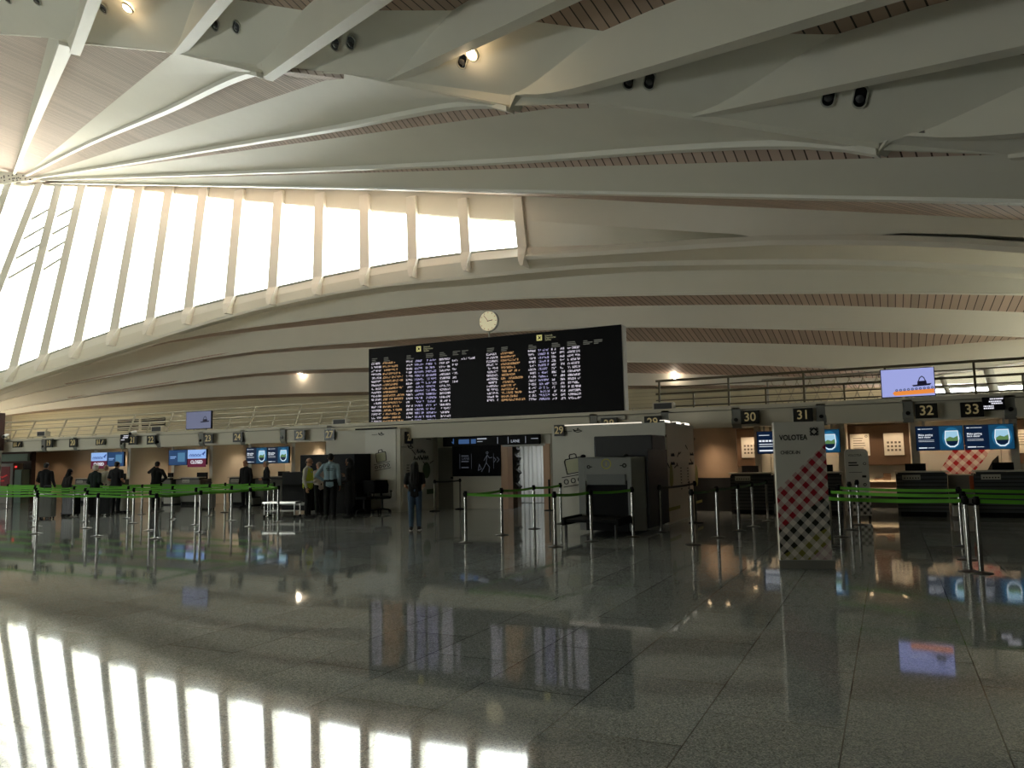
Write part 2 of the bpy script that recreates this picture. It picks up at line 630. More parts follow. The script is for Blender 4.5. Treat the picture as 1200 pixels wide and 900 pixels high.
def line(tab, yfun):
    ys = curve_px(tab, XS)
    return [at(x, y, yfun(x) if callable(yfun) else yfun) for x, y in zip(XS, ys)]


def mixf(*pts):
    return lambda x: float(np.interp(x, [p[0] for p in pts], [p[1] for p in pts]))


sillT = [(-60, 455), (0, 435), (20, 429), (55, 415), (95, 400), (135, 386), (180, 372), (225, 360), (272, 348), (320, 337), (375, 325), (428, 314), (482, 304), (545, 296), (610, 290), (700, 287), (800, 281), (920, 275), (1060, 274), (1200, 282), (1400, 300)]
tT = [(-60, 468), (0, 443), (95, 410), (180, 383), (272, 358), (375, 335), (482, 315), (560, 305), (618, 300), (750, 291), (920, 281), (1060, 282), (1200, 290), (1400, 308)]
fT = [(-60, 480), (0, 453), (150, 405), (300, 361), (450, 333), (560, 322), (680, 310), (800, 305), (980, 303.5), (1200, 313.5), (1400, 332)]
f2T = [(-60, 483), (0, 456), (150, 408), (300, 364), (450, 336), (560, 326), (680, 315), (800, 311), (980, 310), (1200, 321), (1400, 340)]
l0tT = [(-60, 486), (0, 459), (150, 412), (300, 368), (450, 343), (560, 334), (680, 323), (800, 317), (980, 316), (1200, 327), (1400, 347)]
l0bT = [(-60, 488), (0, 462), (80, 434), (197, 399), (350, 376), (600, 350), (800, 345), (1000, 343), (1200, 345), (1400, 353)]
l1tT = [(-60, 488.5), (0, 463), (80, 435), (197, 402), (350, 383), (600, 362), (900, 357), (1200, 366), (1400, 378)]
l1bT = [(-60, 491), (10, 467), (150, 437), (300, 411), (435, 400), (600, 388), (735, 383), (1000, 387), (1200, 394), (1400, 405)]
l2tT = [(-60, 491.5), (10, 468), (150, 438.5), (300, 415), (435, 407), (600, 401), (735, 400), (1000, 405), (1090, 408), (1155, 399), (1200, 397), (1400, 409)]
l2bT = [(-60, 494), (23, 477), (150, 457), (300, 437), (435, 430), (600, 426), (735, 424), (960, 430), (1060, 438), (1133, 434), (1200, 424), (1400, 405)]
l3tT = [(-60, 494.5), (23, 478), (150, 458.5), (300, 441), (435, 436), (600, 436), (735, 437), (910, 441), (1060, 443), (1133, 437), (1200, 427), (1400, 408)]
l3bT = [(-60, 497), (33, 483), (150, 472), (300, 463), (435, 459), (600, 455), (735, 452), (960, 451), (1100, 450), (1400, 440)]
l4T = [(-60, 498), (33, 485), (150, 476), (300, 467), (435, 463), (600, 459), (735, 456), (960, 455), (1400, 446)]
SILL = line(sillT, 33.0)
ARCT = line(tT, mixf((-60, 32.85), (560, 32.7), (700, 32.0), (900, 31.6), (1400, 31.6)))
ARCF = line(fT, mixf((-60, 32.6), (560, 32.7), (700, 33.6), (900, 34.8), (1400, 35.0)))
ARCL = line(f2T, mixf((-60, 32.67), (560, 32.77), (700, 33.67), (900, 34.87), (1400, 35.07)))
L0T, L0B = line(l0tT, 35.6), line(l0bT, 35.8)
L1T, L1B = line(l1tT, 38.3), line(l1bT, 38.5)
L2T, L2B = line(l2tT, 41), line(l2bT, 41.2)
L3T, L3B = line(l3tT, 45), line(l3bT, 45.2)
L4 = line(l4T, 49)
w5 = mixf((-60, HY+.1), (60, HY), (600, 33.6), (800, 31.8), (1200, 30.8), (1400, 30.8))
W5T = line([(-60, 213), (60, 215.8), (300, 219.5), (600, 229), (800, 239), (1000, 248), (1200, 258), (1400, 268)], w5)
RIMX = curve_px(EDGE[5], XS)
RIM = [inplane(x, y, HUB[5], K[5])+Vector((0, 0, .1)) if x > 54 else HUB[5]+Vector(((x-54)*.02, 0, .1)) for x, y in zip(XS, RIMX)]
MB().strip(SILL, ARCT, .2).build('arch_beam', RIBW, ceil)
MB().strip(ARCT, ARCF, .2).build('arch_beam', WHITE, ceil)
MB().strip(ARCF, ARCL, .16).build('rib_flange', RIBW, ceil)
MB().strip(ARCL, L0T, .12).build('soffit_panel', WHITE, ceil)
for a, b, n, m_ in ((L0T, L0B, 'roof_rib', WHITE), (L0B, L1T, 'slat_panel', SLAT), (L1T, L1B, 'roof_rib', WHITE), (L1B, L2T, 'slat_panel', SLAT),
                    (L2T, L2B, 'roof_rib', WHITE), (L2B, L3T, 'slat_panel', SLAT), (L3T, L3B, 'roof_rib', WHITE), (L3B, L4, 'slat_panel', SLAT)):
    MB().strip(a, b, .14).build(n, m_, ceil)
for a in (L0B, L1B, L2B):
    fl = MB()
    for p, q in zip(a, a[1:]):
        fl.tube(p, q, .05, None, 6)
    fl.build('rib_flange', RIBW, ceil)
i610 = XS.index(610)
MB().strip(RIM, W5T, .12).build('slat_panel', SLATM, ceil)
# blind part of the clerestory beyond the last window
seam = line([(610, 258), (760, 268), (930, 277), (1060, 273), (1400, 290)], mixf((610, 33.2), (800, 32.0), (1200, 31.4)))
MB().strip(W5T[i610:], seam[i610:], .12).build('fascia_panel', WHITE, ceil)
MB().strip(seam[i610:], SILL[i610:], .12).build('fascia_panel', WHITE, ceil)
# header over the glass
hx = [x for x in XS if x <= 610]
gtop = [(-130, 213), (-60, 214), (20, 215), (60, 217), (100, 218.5), (130, 220), (165, 223), (200, 226), (240, 230), (280, 234), (328, 238), (376, 242), (429, 246), (484, 250), (545, 255), (610, 259)]
GT = [at(x, y, w5(x)-.2) for x, y in zip(hx, curve_px(gtop, hx))]
MB().strip(W5T[:i610+1], GT, .12).build('fascia_panel', WHITE, ceil)

# fins and panes
FIN = [((-24, 213), (-122, 482)), ((12, 214), (-75, 468)), ((48, 215), (-42, 449)), ((71, 216), (18, 430)), ((98, 217), (53, 416)), ((131, 218), (93, 401)),
       ((165, 219), (136, 386)), ((200, 220), (178, 373)), ((240, 221), (223, 360.5)), ((282, 223), (271, 348)), ((328, 225), (321, 337)),
       ((376, 227), (374, 325)), ((428, 229), (429, 314)), ((483, 231), (485, 304)), ((543, 233), (547, 296)), ((607, 232), (613, 290))]
WORDS = 'first second third fourth fifth sixth seventh eighth ninth tenth eleventh twelfth thirteenth fourteenth fifteenth'.split()
fin_pts = []
for k, ((tx, ty), (bx, by)) in enumerate(FIN):
    a = at(tx, ty, w5(tx)-.16); b = at(bx, by, 32.9)
    fin_pts.append((a, b))
    # the foot curves out on to the arch
    foot = at(bx-14+12*(k/14), by+17+4*(k/14), 32.2)
    tr = MB()
    pts = [a.lerp(b, j/6) for j in range(7)]
    pts += [b.lerp(foot, .35)+Vector((.03, -.1, -.08)), b.lerp(foot, .7)+Vector((0, -.05, -.05)), foot]
    dep = [.16]*7+[.16, .14, .08]
    nrm = Vector((0, -1, 0))
    hw = .55-.3*k/14
    rg = []
    for p, d, u_ in zip(pts, dep, [1]*7+[.8, .55, .3]):
        hw = (.55-.3*max(k-1, 0)/14)*u_
        rg.append([p+Vector((-hw*.5, .7, 0)), p+Vector((hw*.5, .7, 0)), p+Vector((hw, -d, 0)), p+Vector((-hw, -d, 0))])
    for p, q in zip(rg, rg[1:]):
        tr.add(p+q, [(j, (j+1) % 4, 4+(j+1) % 4, 4+j) for j in range(4)])
    tr.add(rg[0], [(0, 1, 2, 3)]); tr.add(rg[-1], [(0, 1, 2, 3)])
    struct(tr.build('trim_%d' % (k+1), RIBW, bevel=.015))
for k in range(len(FIN)-1):
    (a0, b0), (a1, b1) = fin_pts[k], fin_pts[k+1]
    off = Vector((0, .08, 0))
    g0 = at(FIN[k][0][0], curve_px(gtop, [FIN[k][0][0]])[0], w5(FIN[k][0][0])-.16)
    g1 = at(FIN[k+1][0][0], curve_px(gtop, [FIN[k+1][0][0]])[0], w5(FIN[k+1][0][0])-.16)
    w = sempty('window_%d' % (k+1))
    cs = [p+off for p in (g0, g1, b1, b0)]
    MB().strip([cs[0], cs[3]], [cs[1], cs[2]], .012).build('glass_pane', GLASS, w)
    fr = MB()
    for p, q in ((cs[0], cs[1]), (cs[1], cs[2]), (cs[2], cs[3]), (cs[3], cs[0])):
        fr.tube(p, q, .08, None, 4)
    fr.build('window_frame', LGREY, w)
    if k in (2, 3):
        for j in range(4):
            t = .13+.10*j
            p = cs[0].lerp(cs[3], t+.06); q = cs[1].lerp(cs[2], t-.02)
            MB().tube(p, q, .09, None, 6).build('transom', GREY, w)
    if k in (0, 1):
        for j in range(7):
            t = .12+.1*j
            MB().tube(cs[0].lerp(cs[3], t+.04), cs[1].lerp(cs[2], t), .02, None, 6).build('transom', LGREY, w)

# ---- outer shell: walls and roof deck that close the hall ----------------------
rimtop = [p+Vector((0, .3, .2)) for p in W5T]
closing = [Vector((p.x, p.y, 29.0)) for p in rimtop]
MB().strip(rimtop, closing, .2).build('roof_deck', WHITE, ceil)
MB().box(-82, 31, -20.2, 37, 29, 29.3).build('roof_deck', WHITE, ceil)
struct(MB().box(-82.3, -82, -20.2, 50.5, 0, 29.3).build('wall_left', WALLW))
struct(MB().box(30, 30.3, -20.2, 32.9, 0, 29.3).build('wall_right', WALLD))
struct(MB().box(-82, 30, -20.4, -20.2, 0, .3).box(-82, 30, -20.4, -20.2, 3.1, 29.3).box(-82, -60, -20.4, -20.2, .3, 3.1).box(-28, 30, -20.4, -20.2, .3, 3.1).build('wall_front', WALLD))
w = sempty('window_16')  # unseen landside glazing, added and sized to give fill from behind the camera
MB().box(-60, -28, -20.32, -20.3, .3, 3.1).build('glass_pane', GLASS, w)
for k in range(9):
    MB().box(-60+4*k-.06, -60+4*k+.06, -20.4, -20.15, .3, 3.1).build('mullion', LGREY, w)

# plain walls that carry on from both ends of the glazing
fa, fb = fin_pts[0]
struct(MB().strip([Vector((-82, 33, 0)), Vector((-82, 33, fb.z)), Vector((-82, fa.y, fa.z)), Vector((-82, fa.y, 29))],
                  [Vector((fb.x, fb.y, 0)), fb+Vector((0, .1, 0)), fa+Vector((0, .1, 0)), Vector((fa.x+1.5, fa.y+.2, 29))], .25).build('wall_far', WALLW))
xe = min(SILL[-1].x, ARCT[-1].x, L1T[-1].x)-.3
struct(MB().box(xe, 30, 32.6, 32.9, 2.86, 29).box(xe, xe+.25, 32.9, 49, 2.86, 3.6).box(xe, xe+.25, 32.9, 49, 8.6, 12).build('wall_end', WALLW))
w = sempty('window_19')  # side glazing added so daylight brightens the lower shell
MB().box(xe+.1, xe+.12, 32.9, 49, 3.6, 8.6).build('glass_pane', GLASS, w)
for k in range(7):
    MB().box(xe, xe+.2, 32.95+2.66*k, 33.07+2.66*k, 3.6, 8.6).build('mullion', LGREY, w)

# back wall of the upper gallery: pale boarding
board = slat_mat('pale boarding', 0, 1, 'e2dabb', 'b3a985', .0)
nt = board.node_tree
for n_ in nt.nodes:
    if n_.type == 'VECT_MATH':
        n_.inputs[1].default_value = (0, 0, 1/.24)
    if n_.type == 'MATH' and n_.operation == 'LESS_THAN':
        n_.inputs[1].default_value = .08
struct(MB().box(-82, at(1062, 440, 49).x, 49, 49.3, 2.8, 7.5).build('wall_back', board))
# end glazing of the gallery
gy = 43.2
gx = [1062, 1095, 1133, 1165, 1200, 1290, 1400]
gtp = [at(x, y, gy) for x, y in zip(gx, curve_px([(1062, 446), (1095, 440), (1133, 435), (1200, 425), (1400, 398)], gx))]
gbt = [Vector((p.x, gy, at(1200, 459, gy).z)) for p in gtp]
w = sempty('window_18')
MB().strip(gtp, gbt, .012).build('glass_pane', GLASS, w)
fr = MB()
for P_ in (gtp, gbt):
    for p, q in zip(P_, P_[1:]): fr.tube(p, q, .06, None, 6)
for i in (0, len(gx)-1): fr.tube(gtp[i], gbt[i], .07, None, 6)
fr.tube(at(1157, 431, gy), at(1166, 462, gy), .28, None, 4); fr.tube(at(1103, 441, gy), at(1112, 462, gy), .16, None, 4)
fr.tube(at(1062, 456, gy), at(1400, 440, gy), .1, None, 4)
fr.build('window_frame', LGREY, w)
struct(MB().box(gtp[0].x-.1, 30, gy-.02, gy+.2, 2.86, gbt[0].z).build('wall_gallery', WALLW))

# ---- the gallery slab and the fascia with counter numbers ----------------------
FZ0, FZ1 = 2.33, 2.80
slab = sempty('trim_20')
MB().box(-82, 30, 21.0, 49.2, 2.62, 2.86).build('gallery_slab', mat('gallery floor', 'a8a294', .6), slab)
MB().box(-82, 30, 20.86, 21.0, 2.80, 2.90).build('slab_edge', FASC, slab)
PAIRS = [(-31.6, 22.6), (-26.6, 22.6), (-22.2, 22.6), (-18.2, 22.6), (-6.55, 21.5), (-2.55, 21.5), (1.5, 21.5), (5.55, 21.5)]
edges = sorted([c-1.05 for c, _ in PAIRS]+[c+1.05 for c, _ in PAIRS])
fas = MB()
xs_ = [-82]+edges+[30]
for a, b in zip(xs_, xs_[1:]):
    pair = any(abs((a+b)/2-c) < .2 for c, _ in PAIRS)
    if pair:
        fas.box(a+.1, b-.1, 20.95, 21.1, FZ0, FZ1-.02)
    else:
        fas.prism([(20.82, FZ1-.03), (21.1, FZ1-.03), (21.1, FZ0), (20.9, FZ0)], a+.1, b-.1, 0, 'x')
struct(fas.build('trim_21', FASC, bevel=.012))
sof = sempty('trim_22')
MB().box(-82, 30, 21.1, 25.2, 2.44, 2.6).build('soffit', WALLW, sof)
br = MB()
for k, x in enumerate(edges):
    b_ = thing('fascia_bracket', 'grey bracket with a round black lens, %s along the counter fascia' % (WORDS+['sixteenth'])[k], 'bracket', (x, 20.86, 2.30), 0, 'brackets along the counter fascia')
    MB().prism([(0, .56), (.16, .56), (.16, 0), (.08, 0), (0, .12)], -.12, .12, 0, 'x').build('housing', GREY, b_, bevel=.01)
    l_ = MB(); l_.tube((.0, -.03, .22), (.0, .01, .22), .05, None, 16); l_.build('lens', BLACKG, b_)
# wall behind the counters
struct(MB().box(-82, -14.2, 25.2, 25.4, 0, 2.6).box(-8.0, 30, 25.2, 25.4, 0, 2.6).build('wall_counter', mat('counter wall', 'bfa990', .5, noise=.06, nscale=1.5)))

# ================================================================== NUMBER SIGNS
SIGNB = mat('sign black', '15130f', .35)
DIGIT = mat('sign digits', 'd8c590', .5, emit='d8c590', es=.12)
NUMW = {19: 'nineteen', 20: 'twenty', 21: 'twenty-one', 22: 'twenty-two', 23: 'twenty-three', 24: 'twenty-four', 25: 'twenty-five', 27: 'twenty-seven',
        28: 'twenty-eight', 29: 'twenty-nine', 30: 'thirty', 31: 'thirty-one', 32: 'thirty-two', 33: 'thirty-three'}
NUMS = [(19, 57.5, 519.5), (20, 86, 519), (21, 156, 516), (22, 177.5, 515.5), (23, 244.5, 514), (24, 279, 512.5), (25, 351.5, 510), (28, 714, 497), (29, 765, 495), (30, 879, 489), (31, 941, 486.5), (32, 1085.5, 481.5), (33, 1139, 480)]


def number_sign(n, p, w=.47, h=.35, rotz=0, where='on the counter fascia'):
    t = thing('number_sign', 'black plate with yellow number %s %s' % (NUMW[n], where), 'sign', p, rotz, 'counter number signs')
    MB().box(-w/2, w/2, -.03, .03, -h/2, h/2).build('plate', SIGNB, t, bevel=.006)
    MB().text(str(n), 0, 0.0, h*.92, -.031, 0, 'CENTER', .008, .95, .012).build('digits', DIGIT, t)
    return t


for n, x, y in NUMS:
    p = at(x, y, 20.78)
    number_sign(n, p)


def info_display(p, w, h, label, rows, rotz=0.0):
    t = thing('information_display', label, 'display', p, rotz, 'small information displays')
    MB().box(-w/2, w/2, -.04, .04, -h/2, h/2).build('case', BLACK, t, bevel=.006)
    g = MB()
    for (x0, x1, z) in rows:
        k = x0
        while k < x1:
            l = random.uniform(.02, .07)
            g.box(w*(k-.5), w*(min(k+l, x1)-.5), -.044, -.040, h*(z-.5)-.012, h*(z-.5)+.018); k += l+.02
    g.build('lettering', lamp('display white', 'f4f4ff', 1.0), t)
    return t


info_display(at(1164, 473, 20.75), .44, .3, 'small black display with white text beside number thirty-three', [(.35, .95, .85), (.3, .85, .65), (.4, .9, .5), (.05, .5, .3), (.05, .5, .14)])
info_display(at(147, 514, 20.75), .5, .34, 'small black display with white text beside number twenty-one', [(.4, .95, .8), (.3, .9, .6), (.1, .5, .35)])


def picto_sign(p, w, h, kind, label, col=BLACK):
    t = thing('pictogram_sign', label, 'sign', p, 0, 'pictogram signs')
    MB().box(-w/2, w/2, -.03, .03, -h/2, h/2).build('plate', SIGNB, t, bevel=.006)
    g = MB()
    y0, y1 = -.037, -.03
    g.ring((-w*.3, h*.28), h*.07, h*.07, 10, y0, y1); g.box(-w*.35, -w*.25, y0, y1, -h*.35, h*.15)
    g.ring((-w*.08, h*.28), h*.07, h*.07, 10, y0, y1); g.prism([(-w*.15, -h*.3), (-w*.01, -h*.3), (-w*.05, h*.15), (-w*.11, h*.15)], y0, y1, 0, 'y')
    if kind == 'arrow':
        g.box(w*.12, w*.35, y0, y1, -h*.05, h*.05)
        g.prism([(w*.28, -h*.25), (w*.42, 0), (w*.28, h*.25), (w*.24, h*.2), (w*.33, 0), (w*.24, -h*.2)], y0, y1, 0, 'y')
    else:
        g.prism([(w*.12, -h*.3), (w*.2, -h*.3), (w*.38, h*.3), (w*.3, h*.3)], y0, y1, 0, 'y')
    g.build('pictogram', DIGIT, t)
    return t


picto_sign(at(20.5, 521, 20.78), .62, .26, 'slash', 'dark red-brown pictogram plate on the fascia before number nineteen')
picto_sign(at(118, 518, 20.78), .55, .25, 'slash', 'dark pictogram plate on the fascia between numbers twenty and twenty-one')

# small cameras and boxes on the fascia
def cctv(px, py, Y, aim, label):
    p = at(px, py, Y)
    t = thing('security_camera', label, 'camera', p, aim)
    MB().tube((0, .22, 0), (0, -.22, -.07), .075, None, 14).build('body', LGREY, t)
    MB().tube((0, -.22, -.07), (0, -.235, -.073), .06, None, 14).build('lens', BLACKG, t)
    m = MB(); m.tube((0, .1, -.03), (.05, .25, -.2), .025); m.box(-.06, .14, .2, .3, -.3, -.17); m.build('bracket', LGREY, t)


cctv(6.5, 510, 20.7, .7, 'white bullet security camera at the brown end post')
cctv(155.5, 506.5, 20.8, .5, 'white bullet security camera above number twenty-one')
for px, py, lab in ((51, 508.5, 'grey floodlight box above number nineteen'), (186, 503, 'grey floodlight box above number twenty-two'),
                    (400, 495, 'grey floodlight box above the number twenty-seven kiosk'), (778, 476.5, 'beige floodlight box on the gallery edge above number twenty-nine')):
    p = at(px, py, 21.05)
    t = thing('floodlight', lab, 'lamp', p, 0, 'floodlights on the gallery edge')
    MB().prism([(-.12, -.1), (.12, -.13), (.12, .1), (-.12, .12)], -.3, .3, 0, 'x').build('housing', FASC, t, bevel=.02)
    MB().box(-.25, .25, -.125, -.12, -.08, .09).build('front_glass', DGREY, t)
    MB().box(-.04, .04, 0, .1, -.22, -.1).build('stem', GREY, t)

# ================================================================== GALLERY RAILINGS
def railing(x0, x1, y, z0, z1, lean, step, label, m_, off=0.0, names=None):
    t = thing('gallery_railing', label, 'railing', (0, 0, 0))
    H = z1-z0
    def P(x, h): return (x, y+lean*h/H, z0+h)
    MB().tube(P(x0, H), P(x1, H), .035, None, 10).build('handrail', m_, t)
    for h, r in ((.12*H, .016), (.34*H, .016), (.56*H, .03), (.78*H, .016)):
        MB().tube(P(x0, h), P(x1, h), r, None, 8).build('rail', m_, t)
    x = x0+off
    k = 0
    while x <= x1:
        q = MB(); a, b = P(x, -.1), P(x, H)
        q.prism([(a[1]-.035, a[2]), (a[1]+.035, a[2]), (b[1]+.03, b[2]), (b[1]-.03, b[2])], x-.025, x+.025, 0, 'x').build('post', m_, t)
        xm = x+step*.5
        if xm < x1:
            a, b = P(xm, -.1), P(xm, H*.58)
            MB().prism([(a[1]-.025, a[2]), (a[1]+.025, a[2]), (b[1]+.02, b[2]), (b[1]-.02, b[2])], xm-.02, xm+.02, 0, 'x').build('short_post', m_, t)
        x += step
    return t


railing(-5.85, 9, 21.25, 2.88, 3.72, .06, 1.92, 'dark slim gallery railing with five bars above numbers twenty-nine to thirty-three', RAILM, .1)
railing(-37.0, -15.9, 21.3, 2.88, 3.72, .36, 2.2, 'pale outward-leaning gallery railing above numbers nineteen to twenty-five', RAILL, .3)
railing(-60, 12, 33.2, 2.86, 3.75, .0, 3.3, 'pale distant railing across the gallery void behind the front railing', RAILL, .3)
for xg, lab in ((-33, 'grey vent box by the boarded back wall, nearest the brown end post'), (-23.0, 'black louvred grille in the boarded gallery back wall')):
    pass
t = thing('louvre_grille', 'dark louvred grille set in the pale boarded gallery wall', 'grille', (at(165, 497, 48.95)))
MB().box(-3.2, 3.2, -.02, .04, -.55, .55).build('backing', BLACK, t)
for k in range(5):
    MB().prism([(-.08, -.5+.2*k), (-.03, -.44+.2*k), (-.03, -.40+.2*k), (-.08, -.46+.2*k)], -3.2, 3.2, 0, 'x').build('slat', RAILL, t)
MB().box(-.15, .15, -.1, -.02, -.55, .5).build('mullion', RAILL, t)
t = thing('pipe_rack', 'dim lattice of steel struts on the gallery behind number thirty-one', 'frame', (at(965, 463, 31)))
lat = MB()
for k in range(9):
    x = -1.9+.46*k
    lat.tube((x, 0, -.6), (x+.6, .05, .75), .02, None, 6); lat.tube((x+.6, .1, -.6), (x, .12, .7), .016, None, 6)
lat.build('lattice', RAILL, t)
top = MB(); top.tube((-2.2, .05, .7), (2.6, .05, .75), .04); top.tube((-2.2, .05, -.3), (2.6, .05, -.25), .04); top.build('bar', LGREY, t)
for x in (-2.0, 2.4):
    MB().tube((x, .05, -1.3), (x, .05, .75), .04).build('upright', LGREY, t)

# ================================================================== COUNTERS
DESKF = slat_mat('dark desk ribbing', 0, 1, '46494a', '1d1f20', .3)
for n_ in DESKF.node_tree.nodes:
    if n_.type == 'VECT_MATH': n_.inputs[1].default_value = (0, 0, 1/.09)
DESKB = mat('desk dark body', '2d2f31', .45)
DESKL = mat('desk grey body', '77766f', .5)
TOPM = mat('desk top', 'c9c3b4', .4)
NAVY = lamp('screen navy', '081a33', 1.0)
TEAL = lamp('screen teal', '1f6186', 1.0)
TEALD = lamp('screen deep teal', '123f5c', 1.0)
SCRW = lamp('screen white', 'e8eef5', 1.0)
SCRL = lamp('screen pale blue', '8fb2e6', 1.0)
SCRM = lamp('screen maroon', '57142e', 1.0)
SCRN = lamp('screen dark blue lettering', '27448f', 1.0)
ISLE = lamp('screen green', '587a4a', 1.0)
STONE = mat('island label dummy', '777777')
ORD = {-31.6: 'counters nineteen and twenty', -26.6: 'counters twenty-one and twenty-two', -22.2: 'counters twenty-three and twenty-four', -18.2: 'counter twenty-five',
       -6.55: 'counters twenty-eight and twenty-nine', -2.55: 'counters thirty and thirty-one', 1.5: 'counters thirty-two and thirty-three', 5.55: 'the last counters'}


def desk(cx, y, side, where, grey):
    t = thing('check_in_desk', 'check-in desk with pale worktop, %s of %s' % (('first' if side < 0 else 'second'), where), 'desk', (cx, y, 0), 0, 'check-in desks')
    body = MB()
    body.box(-.55, .55, 0, .06, .12, 1.0, 0)
    body.build('front_panel', DESKF if not grey else DESKL, t)
    MB().box(-.56, -.5, .06, .75, 0, 1.04).build('side_panel', DESKB, t, bevel=.005)
    MB().box(.5, .56, .06, .75, 0, 1.04).build('side_panel', DESKB, t, bevel=.005)
    MB().box(-.5, .5, .08, .5, 0, .12).build('plinth', BLACK, t)
    MB().box(-.58, .58, -.06, .32, 1.08, 1.115).build('worktop', TOPM, t, bevel=.008)
    MB().box(-.52, .52, .0, .05, 1.0, 1.08).build('upstand', DESKB, t)
    MB().box(-.5, .5, .32, .8, .72, .75).build('writing_shelf', TOPM, t)
    pl = MB().box(-.42, -.02, -.012, 0, .90, 1.02).build('notice_plate', LGREY, t)
    pl['label'] = 'pale notice plate'
    g = MB()
    for k in range(6): g.box(-.38+.06*k, -.35+.06*k, -.016, -.012, .93, .96)
    g.build('print', INK, pl)
    # agent's monitor stands on the desk's lower shelf
    m = thing('desk_monitor', 'flat black monitor on the %s desk of %s' % (('first' if side < 0 else 'second'), where), 'monitor', (cx+side*.1, y+.55, .752), PI+.3*side, 'monitors on the check-in desks')
    MB().box(-.12, .12, -.09, .09, 0, .015).tube((0, 0, 0), (0, 0, .3), .02).build('stand', BLACK, m)
    MB().box(-.24, .24, -.02, .02, .22, .54).build('screen', BLACK, m, bevel=.006)
    return t


def ad_screen(parent, x0, x1, kind):
    w_, z0, z1 = x1-x0, -.31, .31
    sc = MB().box(x0, x1, -.03, .05, z0-.012, z1+.012).build('screen', BLACK, parent, bevel=.004)
    if kind == 'ad':
        MB().box(x0+.015, x0+w_*.5, -.035, -.03, z0, z1).build('image', NAVY, sc)
        g = MB(); cx = x0+w_*.76
        g.box(x0+w_*.5, x1-.01, -.035, -.03, z0, z1, 0)
        # soft glow of colour round the cabin window, ring, sky, island and sea
        g.prism([(cx+.22*math.cos(t), .26*math.sin(t)*1.05) for t in np.linspace(0, 2*PI, 28)[:-1]], -.038, -.035, 1, 'y')
        pts = [(cx-.13, .17), (cx+.13, .17), (cx+.15, -.02), (cx+.12, -.16), (cx+.05, -.22), (cx-.05, -.22), (cx-.12, -.16), (cx-.15, -.02)]
        g.prism([(p[0]+(p[0]-cx)*.12, p[1]*1.1) for p in pts], -.041, -.038, 2, 'y')
        g.prism(pts, -.044, -.041, 3, 'y')
        g.prism([(cx-.13, -.02), (cx-.05, .03), (cx+.04, .0), (cx+.13, .05), (cx+.14, -.08), (cx-.14, -.08)], -.047, -.044, 4, 'y')
        g.prism([(cx-.14, -.08), (cx+.14, -.08), (cx+.11, -.16), (cx+.04, -.205), (cx-.04, -.205), (cx-.11, -.16)], -.047, -.044, 5, 'y')
        g.build('picture', [TEALD, TEAL, SCRW, lamp('screen sky', '9cc6dd', 1.0), ISLE, NAVY], sc)
        tx = MB()
        tx.text('Make getting', x0+.06, .09, .068, -.036, 0, 'LEFT', .004, .95, .014).text('back easier', x0+.06, .03, .068, -.036, 0, 'LEFT', .004, .95, .014)
        tx.box(x0+.06, x0+.25, -.039, -.035, -.26, -.235); tx.box(x0+.27, x0+.42, -.038, -.035, -.255, -.243)
        tx.box(x0+.06, x0+.12, -.038, -.035, .235, .255); tx.box(x0+.14, x0+.4, -.038, -.035, .24, .25)
        for k in range(2): tx.box(x0+.06, x0+.42, -.038, -.035, -.05-.035*k, -.043-.035*k)
        tx.build('lettering', SCRW, sc)
    elif kind == 'closed':
        MB().box(x0+.015, x1-.015, -.035, -.03, -.06, z1).build('image', SCRL, sc)
        MB().box(x0+.015, x1-.015, -.035, -.03, z0-.1, -.06).build('image', SCRM, sc)
        a = MB()
        # a script-like airline mark and a bird-like tick
        a.stroke([(x0+.12, .07), (x0+.2, .12), (x0+.26, .07), (x0+.33, .12), (x0+.38, .06), (x0+.48, .12), (x0+.55, .07), (x0+.64, .12), (x0+.72, .07), (x0+.8, .11)], .03, -.038, -.035)
        a.stroke([(x0+.1, .03), (x0+.8, .04)], .018, -.038, -.035)
        a.prism([(x1-.26, .12), (x1-.1, .22), (x1-.07, .26), (x1-.05, .18), (x1-.14, .10), (x1-.1, .05), (x1-.2, .09)], -.038, -.035, 0, 'y')
        a.build('lettering', SCRN, sc)
        MB().text('CLOSED', (x0+x1)/2, -.21, .19, -.036, 0, 'CENTER', .004, .98, .02).build('lettering', SCRW, sc)
    elif kind == 'blue':
        MB().box(x0+.015, x1-.015, -.035, -.03, z0, z1).build('image', lamp('screen mid blue', '203d63', 1.0), sc)
        g = MB().box(x0+.55, x1-.12, -.038, -.035, -.18, .2); g.build('picture', lamp('screen dim teal', '4a7798', 1.0), sc)
        g = MB().box(x0+.1, x0+.45, -.038, -.035, .02, .05).box(x0+.1, x0+.38, -.038, -.035, -.04, -.015); g.build('lettering', SCRL, sc)
    else:
        MB().box(x0+.015, x1-.015, -.035, -.03, z0, z1).build('image', NAVY, sc)
        g = MB()
        for k in range(5): g.box(x0+.06+.09*k, x0+.06+.09*k+.07, -.038, -.035, .02, .07)
        g.box(x0+.06, x0+.5, -.038, -.035, -.06, -.04); g.box(x0+.06, x0+.5, -.038, -.035, -.12, -.105)
        g.box(x0+.06, x0+.45, -.038, -.035, -.25, -.21); g.box(x0+.06, x0+.35, -.038, -.035, .2, .215)
        g.build('lettering', SCRW, sc)
    return sc


